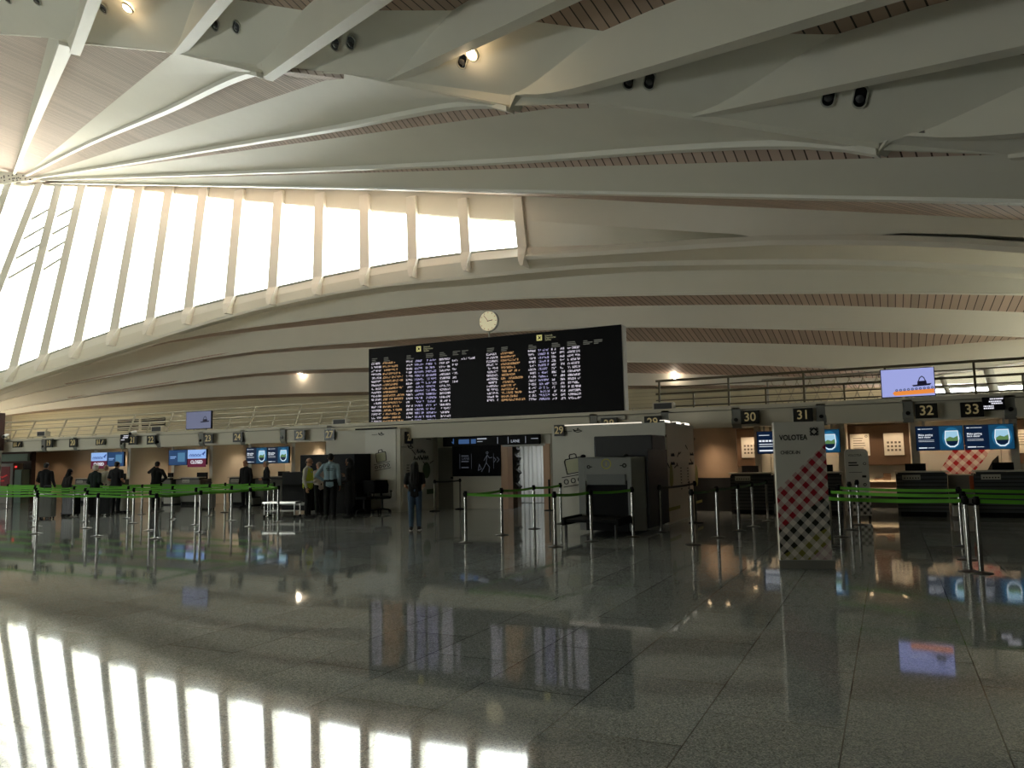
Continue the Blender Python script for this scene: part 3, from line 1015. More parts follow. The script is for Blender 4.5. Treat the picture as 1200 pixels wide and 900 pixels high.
SCR = {-31.6: ('closed', 'blue'), -26.6: ('blue', 'closed'), -22.2: ('ad', 'ad'), -18.2: ('ad', 'ad'), -6.55: ('text', 'ad'), -2.55: ('text', 'ad'), 1.5: ('ad', 'ad'), 5.55: ('ad', 'ad')}
GINGR = gingham('red check', 'e6ded4', 'b3202c', .16)
warm_spots = [(-40.0, 24.3), (-38.0, 24.3), (-36.0, 24.3), (-34.2, 24.3)]
for c, y in PAIRS:
    where = ORD[c]
    left = c < -10
    for s in (-1, 1):
        desk(c+.84*s, y, s, where, left)
    # baggage scale between the two desks
    t = thing('baggage_conveyor', 'low baggage conveyor between the desks of %s' % where, 'conveyor', (c, y, 0), 0, 'baggage conveyors')
    MB().box(-.24, .24, -.35, 1.6, .05, .3).build('body', STEEL if not left else LGREY, t, bevel=.01)
    MB().box(-.2, .2, -.33, 1.6, .3, .32).build('belt', BLACK, t)
    MB().box(-.26, .26, .25, .3, .32, 1.0).build('screen_panel', DESKL, t)
    pn = MB().box(.19, .27, .1, .26, .62, .98).build('end_panel', mat('orange panel', 'b0552c', .5), t); pn['label'] = 'orange end panel'
    # overhead displays
    t = thing('overhead_display', 'pair of lit screens hanging over %s' % where, 'display', (c+.24, 23.0, 1.93), 0, 'lit screens over the counters')
    k0, k1 = SCR[c]
    ad_screen(t, -1.1, -.01, k0); ad_screen(t, .01, 1.1, k1)
    for x in (-.9, .9):
        MB().tube((x, .03, .3), (x, .03, .51), .03, None, 10).build('hanger', LGREY, t)
    # pillars at both ends of the bay
    for x in (-1.12, 1.12):
        pb = struct(MB().box(c+.24+x-.09, c+.24+x+.09, 23.2, 25.2, 0, 2.44).build('trim_30', WALLW))
    struct(MB().box(c-.78, c+1.26, 25.08, 25.2, 0, 2.44).build('wall_bay', WALLW))
    warm_spots += [(c-.5, 24.4), (c+.8, 24.4)]
# printed checks on the wall between numbers 32 and 33
t = thing('wall_graphic', 'red and white check graphic on the wall behind counters thirty-two and thirty-three', 'graphic', (1.74, 25.07, 1.25))
me = MB().prism([(-.55, -.3), (.1, .75), (1.0, .75), (.62, .1), (.3, -.3)], -.008, 0, 0, 'y').build('print', GINGR, t)
def uv_xz(o, s=1.0):
    u = o.data.uv_layers.new(name='uv')
    for p in o.data.polygons:
        for li in p.loop_indices:
            v = o.data.vertices[o.data.loops[li].vertex_index].co
            u.data[li].uv = (v.x*s, v.z*s)
uv_xz(me)
MB().prism([(.66, -.22), (.95, -.22), (.95, .2), (.8, .05)], -.01, 0, 0, 'y').build('dark_corner', INK, t)

# posters and steel niche in the gaps between the counter pairs
gaps = [(-29.1, 24.9), (-24.4, 24.9), (-20.2, 24.9), (-4.55, 24.9), (-.5, 24.9), (3.55, 24.9)]
for gi, (gx_, gy_) in enumerate(gaps):
    nm = ['between counters twenty and twenty-one', 'between counters twenty-two and twenty-three', 'between counters twenty-four and twenty-five', 'between counters twenty-nine and thirty',
          'between counters thirty-one and thirty-two', 'beyond counter thirty-three'][gi]
    t = thing('baggage_niche', 'steel-lined lit baggage niche under a brown panel %s' % nm, 'niche', (gx_+.24, 25.1, 0), 0, 'baggage niches')
    MB().box(-.86, .86, -.08, .08, 1.22, 2.40).build('upper_panel', WOODD, t, bevel=.006)
    MB().box(-.86, .86, .02, .08, .3, 1.2).build('steel_back', mat('satin steel', 'b5b0a6', .42, 1.0), t)
    MB().box(-.86, .86, -.4, .05, .05, .3).build('belt_bed', BLACK, t)
    MB().box(-.86, .86, -.42, -.4, .0, .4).build('front_plate', DGREY, t)
    q = MB().tube((-.2, -.02, .8), (.25, -.02, .83), .03); q.box(.05, .25, -.06, .02, .78, .98); q.build('hand_scanner', WOODD, t)
    MB().box(-.72, .72, -.2, -.17, .56, .74).build('lamp_shield', WOODD, t)
    o_ = bpy.data.lights.new('niche_lamp', 'AREA'); o_.shape = 'RECTANGLE'; o_.size = 1.4; o_.size_y = .05; o_.energy = 5; o_.color = (1, .72, .42)
    L_ = bpy.data.objects.new('niche_lamp', o_); COL.objects.link(L_); L_.parent = t; L_.location = (0, -.16, .66); L_.rotation_euler = (PI/2, 0, 0)
    for s, kk in ((-.52, 'first'), (.38, 'second')):
        pz = thing('poster', 'pale notice poster, %s of two on the brown panel %s' % (kk, nm), 'poster', (gx_+.24+s, 25.0, 1.82), 0, 'notice posters')
        MB().box(-.26, .26, -.012, .0, -.32, .32).build('sheet', PAPER, pz)
        g = MB()
        if kk == 'second':
            for r in range(3):
                for k in range(4): g.box(-.18+.1*k, -.12+.1*k, -.015, -.012, -.2+.11*r, -.14+.11*r)
        else:
            for r in range(5): g.box(-.18, .05+.1*random.random(), -.015, -.012, .18-.07*r, .2-.07*r)
            g.ring((.18, .25), .03, .015, 12, -.015, -.012)
        g.build('print', mat('faded ink', '6d675c', .8), pz)
    warm_spots += [(gx_-.2, 24.6), (gx_+.65, 24.6)]
# rounded wood-panelled end by number 30
t = thing('wood_screen', 'curved pale wood screen between the white kiosk and counter thirty', 'screen', (at(839, 560, 22.75).x, 22.75, 0))
pts = [(-.62+1.24*k/16, -.26*math.sin(PI*k/16)) for k in range(17)]
MB().prism(pts+[(.62, .1), (-.62, .1)], .95, 2.43, 0, 'z').build('panel', WOOD, t)
MB().prism([(p[0]*.96, p[1]*.9) for p in pts]+[(.58, .08), (-.58, .08)], 0, .95, 0, 'z').build('base', DESKB, t)
warm_spots += [(at(841, 560, 22.3).x-.25, 21.7), (at(841, 560, 22.3).x+.25, 21.7)]

# far end shop unit
lx = -37.0
struct(MB().box(-82, -36.8, 23.0, 23.2, 0, 2.6).build('wall_shop', mat('shop maroon', '3d211c', .5)))
struct(MB().box(-36.9, -36.7, 20.9, 21.3, 0, 4.6).build('trim_40', mat('brown post', '4d2c22', .5)))
t = thing('end_post', 'brown square post rising beside the gallery at the far end', 'post', (at(2, 500, 20.4).x-.55, 20.4, 0))
MB().box(-.35, .35, -.25, .25, 2.4, 4.05).build('cladding', mat('brown post', '4d2c22', .5), t)
MB().box(-.3, .3, -.2, .2, 0, 2.4).build('shaft', WALLW, t)
t = thing('sign_band', 'grey-green shop sign band under the fascia at the far end', 'sign', (-37.4, 22.6, 2.12))
MB().box(-4, 1.0, -.05, .05, -.17, .17).build('band', mat('band green', '6b7a6c', .5), t)
t = thing('vending_kiosk', 'dark red screen kiosk standing at the far end of the counters', 'kiosk', (at(8, 575, 22.2).x, 22.2, 0), .3)
MB().box(-.9, .55, -.3, .3, 0, 1.85).build('cabinet', mat('kiosk grey', '76716a', .5), t, bevel=.02)
MB().box(-.8, .4, -.31, -.3, .75, 1.7).build('screen', lamp('kiosk red', '3a0d0d', 1.0), t)
g = MB().stroke([(-.6, 1.2), (-.3, 1.35), (0, 1.2), (.25, 1.3)], .06, -.32, -.31).stroke([(-.5, 1.0), (.1, 1.05)], .06, -.32, -.31)
g.build('picture', lamp('kiosk bright red', '8c1c1c', 1.0), t)
MB().box(.58, .95, -.25, .25, 0, 1.55).build('side_unit', mat('kiosk green', '5d7268', .5), t, bevel=.02)
MB().ball((.66, -.26, 1.68), (.05, .05, .05)).build('indicator', lamp('red lamp', 'ff4040', 1.0), t)

# ================================================================== KIOSKS AND SECURITY ENTRANCE
PANELW = mat('kiosk panel', 'dad8cf', .5)
DRAW = mat('drawing ink', '20221d', .7)
DRAWO = mat('drawing olive', '6d7448', .7)


def suitcase_drawing(mb, mo, x, z, s, tilt=.16, rollers=4):
    c, sn = math.cos(tilt), math.sin(tilt)
    R = lambda a, b: (x+s*(a*c-b*sn), z+s*(a*sn+b*c))
    y0, y1 = -.012, 0
    mb.stroke([R(-.3, 0), R(-.32, .42), R(-.28, .48), R(.28, .48), R(.32, .42), R(.3, .04), R(.26, 0), R(-.3, 0)], .03*s, y0, y1)
    mb.stroke([R(-.12, .48), R(-.12, .58), R(-.08, .62), R(.08, .62), R(.12, .58), R(.12, .48)], .03*s, y0, y1)
    mb.stroke([R(-.5, -.08), R(.5, -.08)], .025*s, y0, y1)
    mb.stroke([R(-.5, -.4), R(.5, -.4)], .025*s, y0, y1)
    for k in range(rollers):
        q = R(-.38+.25*k, -.24); mb.ring(q, .075*s, .025*s, 14, y0, y1)
    mo.prism([R(-.28, .03), R(-.29, .45), R(.29, .45), R(.27, .03)], -.005, 0, 0, 'y')


def plane_drawing(mb, x, z, s):
    y0, y1 = -.012, 0
    mb.stroke([(x-1.0*s, z), (x-.4*s, z)], .02*s+.004, y0, y1)
    mb.stroke([(x-.2*s, z-.02*s), (x+.05*s, z-.1*s), (x+.35*s, z-.02*s), (x+.2*s, z+.05*s), (x-.15*s, z+.02*s), (x-.28*s, z+.12*s), (x-.2*s, z-.02*s)], .03*s+.004, y0, y1)
    mb.stroke([(x, z+.05*s), (x+.05*s, z+.2*s), (x+.15*s, z+.06*s)], .03*s+.004, y0, y1)


def scribble(mb, x, z, w, h, n):
    pts = []
    for k in range(n*2+1):
        pts.append((x+w*k/(2*n)+random.uniform(-.01, .01), z+(h if k % 2 else 0)*random.uniform(.4, 1.1)))
    mb.stroke(pts, h*.16+.004, -.012, 0)


# kiosk to the west of the entrance
kxl, kxr, ky0, ky1, kz = at(382, 550, 20.5).x, at(469, 550, 20.5).x, 20.5, 22.6, 2.64
t = thing('security_kiosk', 'tall white kiosk with a suitcase drawing, behind the two black office chairs', 'kiosk', (kxl, ky0, 0))
MB().box(0, kxr-kxl, 0, ky1-ky0, 0, kz-.0).build('body', WALLW, t, bevel=.008)
pl_, pr_ = at(428, 550, 20.48).x-kxl, at(464, 550, 20.48).x-kxl
MB().box(pl_, pr_, -.02, 0, .35, kz-.02).build('front_panel', PANELW, t)
dm, do_ = MB(), MB()
q = at(447, 541, 20.46)
suitcase_drawing(dm, do_, q.x-kxl, q.z, .62)
plane_drawing(dm, at(446, 509, 20.46).x-kxl, at(446, 509, 20.46).z, .35)
a = dm.build('drawing_print', DRAW, t, loc=(0, -.02, 0)); do_.build('drawing_fill_print', mat('drawing pale olive', 'c3c4a8', .7), t, loc=(0, -.02, 0))
MB().box(pl_-.4, pr_+.05, -.03, 0, kz, kz+.05).build('black_edge', BLACK, t)
side = MB().box(.12, 1.95, -.02, 0, .3, kz-.02).build('side_panel', PANELW, t, loc=(kxr-kxl, 0, 0), rotz=PI/2)
dm, dg_ = MB(), MB()
sx = lambda px: ky1*0 + (lambda r: EYE.y + r.y*((kxr-EYE.x)/r.x))(ray(px, 545))-ky0
sz = lambda px, py: (lambda r: EYE.z + r.z*((kxr-EYE.x)/r.x))(ray(px, py))
plane_drawing(dm, sx(480), sz(480, 524), .5)
dm.stroke([(sx(482), sz(482, 527)), (sx(486.5), sz(486.5, 533))], .02, -.012, 0)
scribble(dm, sx(488), sz(488, 531), .5, .12, 5); scribble(dm, sx(484), sz(484, 539), .9, .14, 8)
scribble(dm, sx(499), sz(499, 515), .3, .03, 5)
for k in range(4): dm.stroke([(sx(476)+.05*k*0, sz(477, 545)-.09*k), (sx(479), sz(479, 545)-.09*k)], .02, -.012, 0)
dm.stroke([(sx(503), sz(503, 543)), (sx(507), sz(507, 540))], .02, -.012, 0); dm.stroke([(sx(498), sz(498, 545)), (sx(495), sz(495, 541))], .02, -.012, 0)
cx_, cz_ = sx(499), sz(499, 551)
dg_.prism([(cx_+.23*math.cos(u), cz_+.27*math.sin(u)) for u in np.linspace(0, 2*PI, 25)[:-1]], -.008, 0, 0, 'y')
dg_.box(sx(501)-.1, sx(507), -.008, 0, sz(504, 577)-.05, sz(504, 574)+.03)
dm.build('drawing_print', DRAW, side, loc=(0, -.02, 0)); dg_.build('drawing_fill_print', mat('drawing green', '5c6b4b', .7), side, loc=(0, -.02, 0))
number_sign(27, at(386.5, 509.5, 20.43), .42, .36, 0, 'on the white kiosk above the black scanner')
t = thing('number_sign', 'small black plate with number twenty-seven on the kiosk side wall beside the woman', 'sign', Vector((kxr+.06, ky0+sx(477.5), 2.35)), PI/2, 'counter number signs')
MB().box(-.2, .2, -.03, .03, -.19, .19).build('plate', SIGNB, t); MB().text('27', 0, 0, .3, -.031, 0, 'CENTER', .008, .9, .012).build('digits', DIGIT, t)

# entrance wall with door, dark display wall, and opening
EY = 22.4
ex = lambda px: at(px, 550, EY).x
w = MB()
w.box(kxr+.01, ex(588), EY, EY+.2, 2.38, 2.62).box(ex(588), ex(646), EY, EY+.2, 2.38, 2.62)
w.box(ex(531), ex(588.5), EY, EY+.2, 0, 2.38).box(ex(637.5), ex(646), EY, EY+.2, 0, 2.38).box(ex(588.5), ex(637.5), EY, EY+.2, 2.06, 2.38)
struct(w.build('wall_entrance', WALLW))
d = struct(MB().box(ex(510), ex(530.5), EY+.2, EY+.26, 0, 2.02).build('door_1', GREY, bevel=.006))
MB().box(ex(526), ex(529), EY+.12, EY+.2, .98, 1.04).build('door_handle', BLACK, d)
struct(MB().box(ex(508), ex(532), EY+.26, EY+.4, 0, 2.6).build('wall_door', WALLW))
struct(MB().box(-14.2, -7.9, 26.6, 26.8, 0, 2.6).box(-14.2, -14.0, 22.6, 26.6, 0, 2.6).box(-8.1, -7.9, 21.2, 26.6, 0, 2.6).build('wall_security', WALLW))
# wood-lined jamb
struct(MB().box(ex(588.5)-.02, ex(596), EY-.05, EY+.3, 0, 2.06).build('trim_50', mat('jamb wood', 'c9a283', .5)))
struct(MB().box(ex(637.5), ex(645), EY-.05, EY+.3, 0, 2.06).build('trim_51', mat('jamb wood', 'c9a283', .5)))
struct(MB().box(ex(590), ex(640), EY-.06, EY, 2.0, 2.07).build('trim_52', LGREY))
# dark display
t = thing('display_wall', 'large black wall display with a walking figure, beside the entrance opening', 'display', (ex(559.5), EY-.04, 0))
hw = (ex(587.5)-ex(531.5))/2
MB().box(-hw, hw, -.05, .035, at(559, 558, EY).z, 2.06).build('screen', mat('display black', '08090d', .6, spec=.1), t)
g = MB()
DIM = lamp('display dim', '34373e', 1.0)
zc = 1.55
g.ring((.42, zc+.27), .035, .02, 12, -.055, -.05)
g.stroke([(.3, zc+.02), (.42, zc+.2), (.5, zc+.1), (.6, zc+.12)], .02, -.055, -.05).stroke([(.42, zc+.2), (.38, zc-.05), (.5, zc-.2), (.48, zc-.36)], .02, -.055, -.05)
g.stroke([(.38, zc-.05), (.3, zc-.2), (.2, zc-.34)], .02, -.055, -.05).stroke([(.12, zc-.1), (.2, zc-.25), (.08, zc-.3), (.12, zc-.1)], .02, -.055, -.05)
g.stroke([(.66, zc+.12), (.74, zc+.04), (.66, zc-.04)], .02, -.055, -.05).stroke([(.78, zc+.12), (.86, zc+.04), (.78, zc-.04)], .02, -.055, -.05)
for dz in (.18, .0, -.2): g.box(-hw+.35, -hw+.62, -.055, -.05, zc+dz-.02, zc+dz+.02)
for dx in (-hw+.28, -hw+.72, hw-.25): g.box(dx, dx+.01, -.053, -.05, zc-.25, zc+.25)
g.text('LANE', -hw+.36, zc+.09, .12, -.051, 0, 'LEFT', .004)
g.build('pictogram', DIM, t)
t = thing('entrance_sign', 'long black sign strip over the security entrance', 'sign', ((ex(523)+ex(635))/2, EY-.12, 2.2))
hw2 = (ex(635)-ex(523))/2
MB().box(-hw2, hw2, -.08, .1, -.14, .17).build('case', BLACK, t, bevel=.01)
g = MB().text('LANE', .78, -.03, .13, -.081, 0, 'LEFT', .004).box(-.45, -.1, -.085, -.081, .06, .1).box(-.45, -.25, -.085, -.081, -.02, .0).box(1.5, 1.75, -.085, -.081, .03, .045)
g.box(.3, .31, -.085, -.081, -.1, .12); g.box(.68, .69, -.085, -.081, -.1, .12); g.box(1.3, 1.31, -.085, -.081, -.1, .12)
g.build('lettering', lamp('display grey', '9aa0aa', 1.0), t)
g = MB().box(-1.15, -.75, -.085, -.081, -.07, .08).box(-.68, -.5, -.085, -.081, -.07, .08).stroke([(-1.35, .1), (-1.35, -.05), (-1.4, -.0)], .03, -.085, -.081)
g.build('blue_field', lamp('display blue', '33507a', 1.0), t)
picto_sign(at(607.5, 505.5, 22.32), .42, .2, 'arrow', 'small black pictogram plate with arrow above the entrance strip')
# curtain and planter inside
t = thing('curtain', 'white floor-length curtain closing the lane inside the security entrance', 'curtain', (at(624, 550, 25.6).x, 25.6, 0))
N_ = 90
cv = [(-1.1+2.2*k/N_, .05*math.sin(k*.9)+.02*math.sin(k*.37)) for k in range(N_+1)]
MB().prism(cv+[(p[0], p[1]+.02) for p in reversed(cv)], .02, 2.3, 0, 'z').build('cloth', mat('curtain cloth', 'e6e6e0', .8), t)
MB().tube((-1.15, 0, 2.32), (1.15, 0, 2.32), .025).build('rod', STEEL, t)
t = thing('tall_planter', 'dark leafy screen on a brown base just inside the entrance jamb', 'planter', (at(602, 550, 23.3).x, 23.3, 0))
MB().box(-.28, .2, -.15, .15, 0, .62).build('base', WOODD, t, bevel=.01)
ed = [(-.28, .62)]+[(.17+.05*math.sin(k*1.7)+.04*math.sin(k*.9+1), .62+1.42*k/22) for k in range(23)]+[(-.28, 2.04)]
MB().prism(ed, -.12, .12, 0, 'y').build('foliage', mat('dark leaves', '17160f', .8, noise=.3, nscale=30, bump=.6), t)
t = thing('steel_post', 'slim black-footed post standing by the entrance opening jamb', 'stanchion', (at(644, 590, 22.0).x, 22.0, 0))
MB().lathe([(0, 0), (.17, 0), (.17, .015), (.03, .03), (0, .03)]).build('base', BLACK, t)
MB().tube((0, 0, .02), (0, 0, .95), .03).build('post', BLACK, t)

# kiosk behind the scanner
k2l, k2r, k2y0, k2y1, k2z = at(648, 560, 17.9).x, at(782, 560, 17.9).x, 17.9, 20.75, at(720, 497, 17.9).z
t = thing('security_kiosk', 'white kiosk wall numbered twenty-nine behind the grey baggage scanner', 'kiosk', (k2l, k2y0, 0))
W2 = k2r-k2l
MB().box(0, W2, 0, k2y1-k2y0, 0, k2z).build('body', PANELW, t, bevel=.008)
dm, do_ = MB(), MB()
q = at(672, 554, 17.88)
suitcase_drawing(dm, do_, q.x-k2l+.05, q.z, .75)
plane_drawing(dm, at(676, 505, 17.88).x-k2l, at(676, 505, 17.88).z, .36)
dm.build('drawing_print', DRAW, t); do_.build('drawing_fill_print', mat('drawing pale olive', 'c3c4a8', .7), t)
MB().box(.3, W2-.6, .02, .1, k2z, k2z+.03).build('light_strip', lamp('strip light', 'fff4e0', .9), t)
g = MB().box(W2-.02, W2, -.03, .0, 1.55, 1.95)
side = MB().box(.05, k2y1-k2y0-.05, -.015, 0, .05, k2z-.05).build('side_panel', mat('side panel', 'cfc6b8', .5), t, loc=(W2, 0, 0), rotz=PI/2)
dm, dg_ = MB(), MB()
fx = lambda px, py=560: (lambda r: EYE.y + r.y*((k2r-EYE.x)/r.x))(ray(px, py))-k2y0
fz = lambda px, py: (lambda r: EYE.z + r.z*((k2r-EYE.x)/r.x))(ray(px, py))
for px, py in ((786, 557), (815.5, 557)):
    dg_.prism([(fx(px)+.16*math.cos(u)*(1-.25*math.sin(u)), fz(px, py)+.29*math.sin(u)) for u in np.linspace(0, 2*PI, 25)[:-1]], -.006, 0, 0, 'y')
for px, py, w_ in ((786.5, 533, .3), (786, 543, .35), (809, 532, .35), (807, 543, .5)):
    scribble(dm, fx(px), fz(px, py)-.03, w_, .06, 6)
for pa, pb in (((796, 530), (794, 535)), ((798, 530), (796, 532)), ((804, 522), (806, 526)), ((794, 546), (793, 543)), ((784, 548), (782, 543)), ((790, 548), (793, 545)), ((809, 538), (811, 543))):
    dm.stroke([(fx(pa[0]), fz(*pa)), (fx(pb[0]), fz(*pb))], .025, -.01, 0)
for px in (797.5, 805.5):
    for k in range(8):
        dm.box(fx(px)-.05, fx(px)+.05, -.01, 0, fz(px, 549)-.07*k*1.05, fz(px, 549)-.07*k*1.05+.025)
dm.box(fx(806.5)-.02, fx(806.5)+.03, -.01, 0, .5, .95); dm.ring((fx(806.5), .45), .04, .06, 12, -.01, 0)
dg_.box(fx(782), fx(795), -.006, 0, fz(788, 598), fz(788, 594)); dg_.box(fx(812.5), fx(821), -.006, 0, fz(816, 590), fz(816, 587))
for px, py in ((781, 511), (815, 514.5)): dm.ring((fx(px), fz(px, py)), .02, .03, 10, -.01, 0)
dm.build('drawing_print', DRAW, side, loc=(0, -.015, 0)); dg_.build('drawing_fill_print', OLIVE, side, loc=(0, -.015, 0))
number_sign(29, at(655.5, 504.5, 17.85), .27, .28, 0, 'at the top corner of the white kiosk')
for k, (px, py, Y) in enumerate(((785.5, 496.5, 18.3), (802.5, 499.0, 19.4), (814, 500.5, 20.3))):
    p = (k2r-.12, Y, k2z)
    l_ = thing('light_bar', 'short bright light bar on the kiosk roof edge, %s from the scanner side' % WORDS[k], 'light', p, PI/2, 'light bars on the kiosk roof')
    MB().box(-.24, .24, -.06, .06, 0, .05).build('housing', GREY, l_)
    MB().box(-.22, .22, -.08, -.06, .005, .045).box(-.22, .22, -.06, .06, .05, .06).build('diffuser', lamp('bar light', 'fff6e4', 2.0), l_)

# ================================================================== DEPARTURES BOARD
BY = 21.0
cb = lambda cx, cy: (420+cx/3.75, 350+cy/3.75)
P4 = [at(433.5, 408.5, BY), at(728.5, 381, BY), at(432, 497, BY), at(733, 489, BY)]
bx0, bx1 = (P4[0].x+P4[2].x)/2, (P4[1].x+P4[3].x)/2
bz1, bz0 = (P4[0].z+P4[1].z)/2, (P4[2].z+P4[3].z)/2
bd = thing('departures_board', 'wide black departures board with lit rows of flights above the security entrance', 'departures board', ((bx0+bx1)/2, BY, bz0))
BW, BH = (bx1-bx0)/2, bz1-bz0
MB().box(-BW, BW, 0, .38, 0, BH).build('case', LGREY, bd, bevel=.02)
MB().box(-BW, BW-.02, -.03, 0, 0, BH).build('screen', mat('board black', '0b0b10', .5, spec=.15), bd)
MB().box(-BW-.02, BW+.04, -.12, .4, -.14, -.01).build('ledge', LGREY, bd, bevel=.01)
LEDW, LEDA, LEDV = lamp('led white', 'ece4f2', .95), lamp('led amber', 'e0ae78', .85), lamp('led violet', 'c6c0ee', .9)


def bl(cx, cy):
    p = at(*cb(cx, cy), BY-.03)
    return p.x-(bx0+bx1)/2, p.z-bz0


def glyph_rows(x0, x1, za, zb, n, m_, name, keep=1.0, ragged=.0, size=.066):
    g = MB()
    cw = .05
    for r in range(n):
        z = za+(zb-za)*r/(n-1) if n > 1 else za
        xe = x1-(x1-x0)*ragged*random.random()
        x = x0
        while x+cw*.8 <= xe:
            if random.random() < .93:
                pat = [[random.random() < .62 for _ in range(2)] for _ in range(3)]
                for j in range(3):
                    for i in range(2):
                        if pat[j][i]:
                            xx = x+i*cw*.42; zz = z-size/2+j*size/3
                            g.quad((xx, -.034, zz), (xx+cw*.36, -.034, zz), (xx+cw*.36, -.034, zz+size*.27), (xx, -.034, zz+size*.27))
            x += cw
    if g.v:
        g.build(name, m_, bd, fix=False)


def column(cx0, cx1, cy0a, cy1a, n, m_, name, **k):
    xa, za = bl(cx0, cy0a); xb, _ = bl(cx1, cy0a); _, zb = bl(cx0, cy1a)
    glyph_rows(xa, xb, za, zb, n, m_, name, **k)


yl = lambda x, top: (287-(x-60)*.067) if top else (541-(x-60)*.028)
for x0, x1, m_, nm, rg in ((58, 101, LEDW, 'time_lettering', 0), (108, 202, LEDA, 'destination_lettering', .4), (210, 240, LEDW, 'airline_lettering', 0), (247, 288, LEDV, 'flight_lettering', 0),
                           (296, 345, LEDV, 'desk_lettering', .1), (356, 405, LEDW, 'gate_lettering', 0)):
    column(x0, x1, yl(x0, 1), yl(x0, 0), 17, m_, nm, ragged=rg)
column(413, 441, 272, 365, 6, LEDW, 'remark_lettering', ragged=.3)
column(453, 516, 264, 264, 1, LEDW, 'remark_lettering')
yr = lambda x, top: (246-(x-563)*.083) if top else (448-(x-563)*.03)
for x0, x1, m_, nm, rg in ((563, 618, LEDW, 'time_lettering', 0), (626, 738, LEDA, 'destination_lettering', .5), (746, 780, LEDW, 'airline_lettering', 0), (790, 836, LEDV, 'flight_lettering', 0),
                           (848, 872, LEDW, 'desk_lettering', 0), (885, 907, LEDW, 'desk_lettering', 0), (918, 974, LEDW, 'gate_lettering', 0)):
    column(x0, x1, yr(x0, 1), yr(x0, 0), 14, m_, nm, ragged=rg)
YEL = lamp('board yellow', 'c9c27a', .9)
HEADG = lamp('board grey lettering', '5a5a52', 1.0)
for (xa, ya, xt) in ((265, 221, 287), (795, 172, 820)):
    x, z = bl(xa, ya)
    MB().box(x-.085, x+.085, -.04, -.03, z-.085, z+.085).build('departures_symbol', YEL, bd)
    MB().prism([(x-.06, z-.045), (x-.01, z+.0), (x-.045, z+.055), (x-.02, z+.06), (x+.025, z+.02), (x+.055, z+.05), (x+.07, z+.04), (x+.04, z+.0), (x+.05, z-.055), (x+.035, z-.06), (x+.01, z-.02), (x-.05, z-.06)], -.043, -.04, 0, 'y').build('aircraft', BLACK, bd)
    x, z = bl(xt, ya)
    g = MB()
    for k, s in enumerate(('Irteerak', 'Departures', 'Salidas')):
        g.text(s, x, z+.065-.065*k, .075, -.03, 0, 'LEFT', .004)
    g.build('heading', lamp('board heading', '8f8c6c', 1.0), bd)
g = MB()
for cxs, off in (((60, 112, 212, 297, 357, 415, 455), 0), ((565, 628, 748, 850, 918, 988, 1035), 1)):
    for cx in cxs:
        cy = (265-(cx-60)*.09) if not off else (220-(cx-565)*.08)
        for k in range(3):
            x, z = bl(cx, cy+7*k)
            g.box(x, x+random.uniform(.12, .3), -.033, -.03, z-.012, z+.010)
g.build('heading_lettering', HEADG, bd)
# clock on top of the board
cp = at(573, 376.5, BY+.15)
t = thing('clock', 'round cream wall clock standing on top of the departures board', 'clock', cp)
R_ = .335
c_ = MB(); c_.tube((0, .06, 0), (0, -.05, 0), R_, None, 40); c_.build('case', LGREY, t)
c_ = MB(); c_.tube((0, -.05, 0), (0, -.054, 0), R_*.93, None, 40); c_.build('dial', mat('clock dial', 'e8dcb6', .5, emit='e8dcb6', es=.45), t)
g = MB()
for k in range(12):
    a_ = k*PI/6
    g.stroke([(R_*.74*math.sin(a_), R_*.74*math.cos(a_)), (R_*.86*math.sin(a_), R_*.86*math.cos(a_))], .014, -.057, -.054)
g.build('hour_marks', INK, t)
MB().stroke([(-.02, .02), (-.155, .19)], .014, -.062, -.058).build('minute_hand', INK, t)
MB().stroke([(-.03, -.005), (.15, .02)], .022, -.062, -.058).build('hour_hand', INK, t)
MB().tube((0, .0, -R_), (0, .0, bz1-cp.z-.02), .03).build('stem', LGREY, t)

# ================================================================== HANGING ADVERT SCREENS
def advert(pxl, pxr, pyt, pyb, Y, lab, dim, bag):
    a, b = at(pxl, (pyt+pyb)/2, Y), at(pxr, (pyt+pyb)/2, Y)
    w, h = (b.x-a.x)/2, (at(pxl, pyt, Y).z-at(pxl, pyb, Y).z)/2
    t = thing('advert_screen', lab, 'screen', ((a.x+b.x)/2, Y, (a.z+b.z)/2))
    MB().box(-w, w, 0, .07, -h, h).build('case', BLACK, t, bevel=.006)
    MB().box(-w*.97, w*.97, -.004, 0, -h*.95, h*.95).build('image', dim, t)
    g = MB()
    g.prism([(w*.15, -h*.2), (w*.87, -h*.12), (w*.8, -h*.26), (w*.2, -h*.3)], -.01, -.004, 0, 'y')
    g.prism([(w*.35, -h*.2), (w*.36, h*.05), (w*.68, h*.07), (w*.7, -h*.18)], -.01, -.004, 0, 'y')
    g.stroke([(w*.4, h*.05), (w*.45, h*.28), (w*.53, h*.38), (w*.6, h*.28), (w*.65, h*.06)], .02, -.01, -.004)
    g.build('bag_picture', lamp('advert dark', '1c1a33', .6), t)
    if bag:
        MB().prism([(-w*.5, -h*.88), (-w*.58, -h*.72), (-w*.5, -h*.58), (w*.95, -h*.5), (w*.95, -h*.8)], -.009, -.004, 0, 'y').build('belt_picture', lamp('advert orange', 'e88a3c', 1.0), t)
        r = MB()
        for k in range(10): r.ring((-w*.42+.145*w*k, -h*.52+h*.02*k/2), .022, .02, 10, -.013, -.009)
        r.build('roller_picture', lamp('advert slate', '4a5578', 1.0), t)
    for x in (-w*.5, w*.5):
        MB().tube((x, .09, -h*1.1), (x, .09, h*.6), .025, None, 8).build('bracket', GREY, t)
    return t


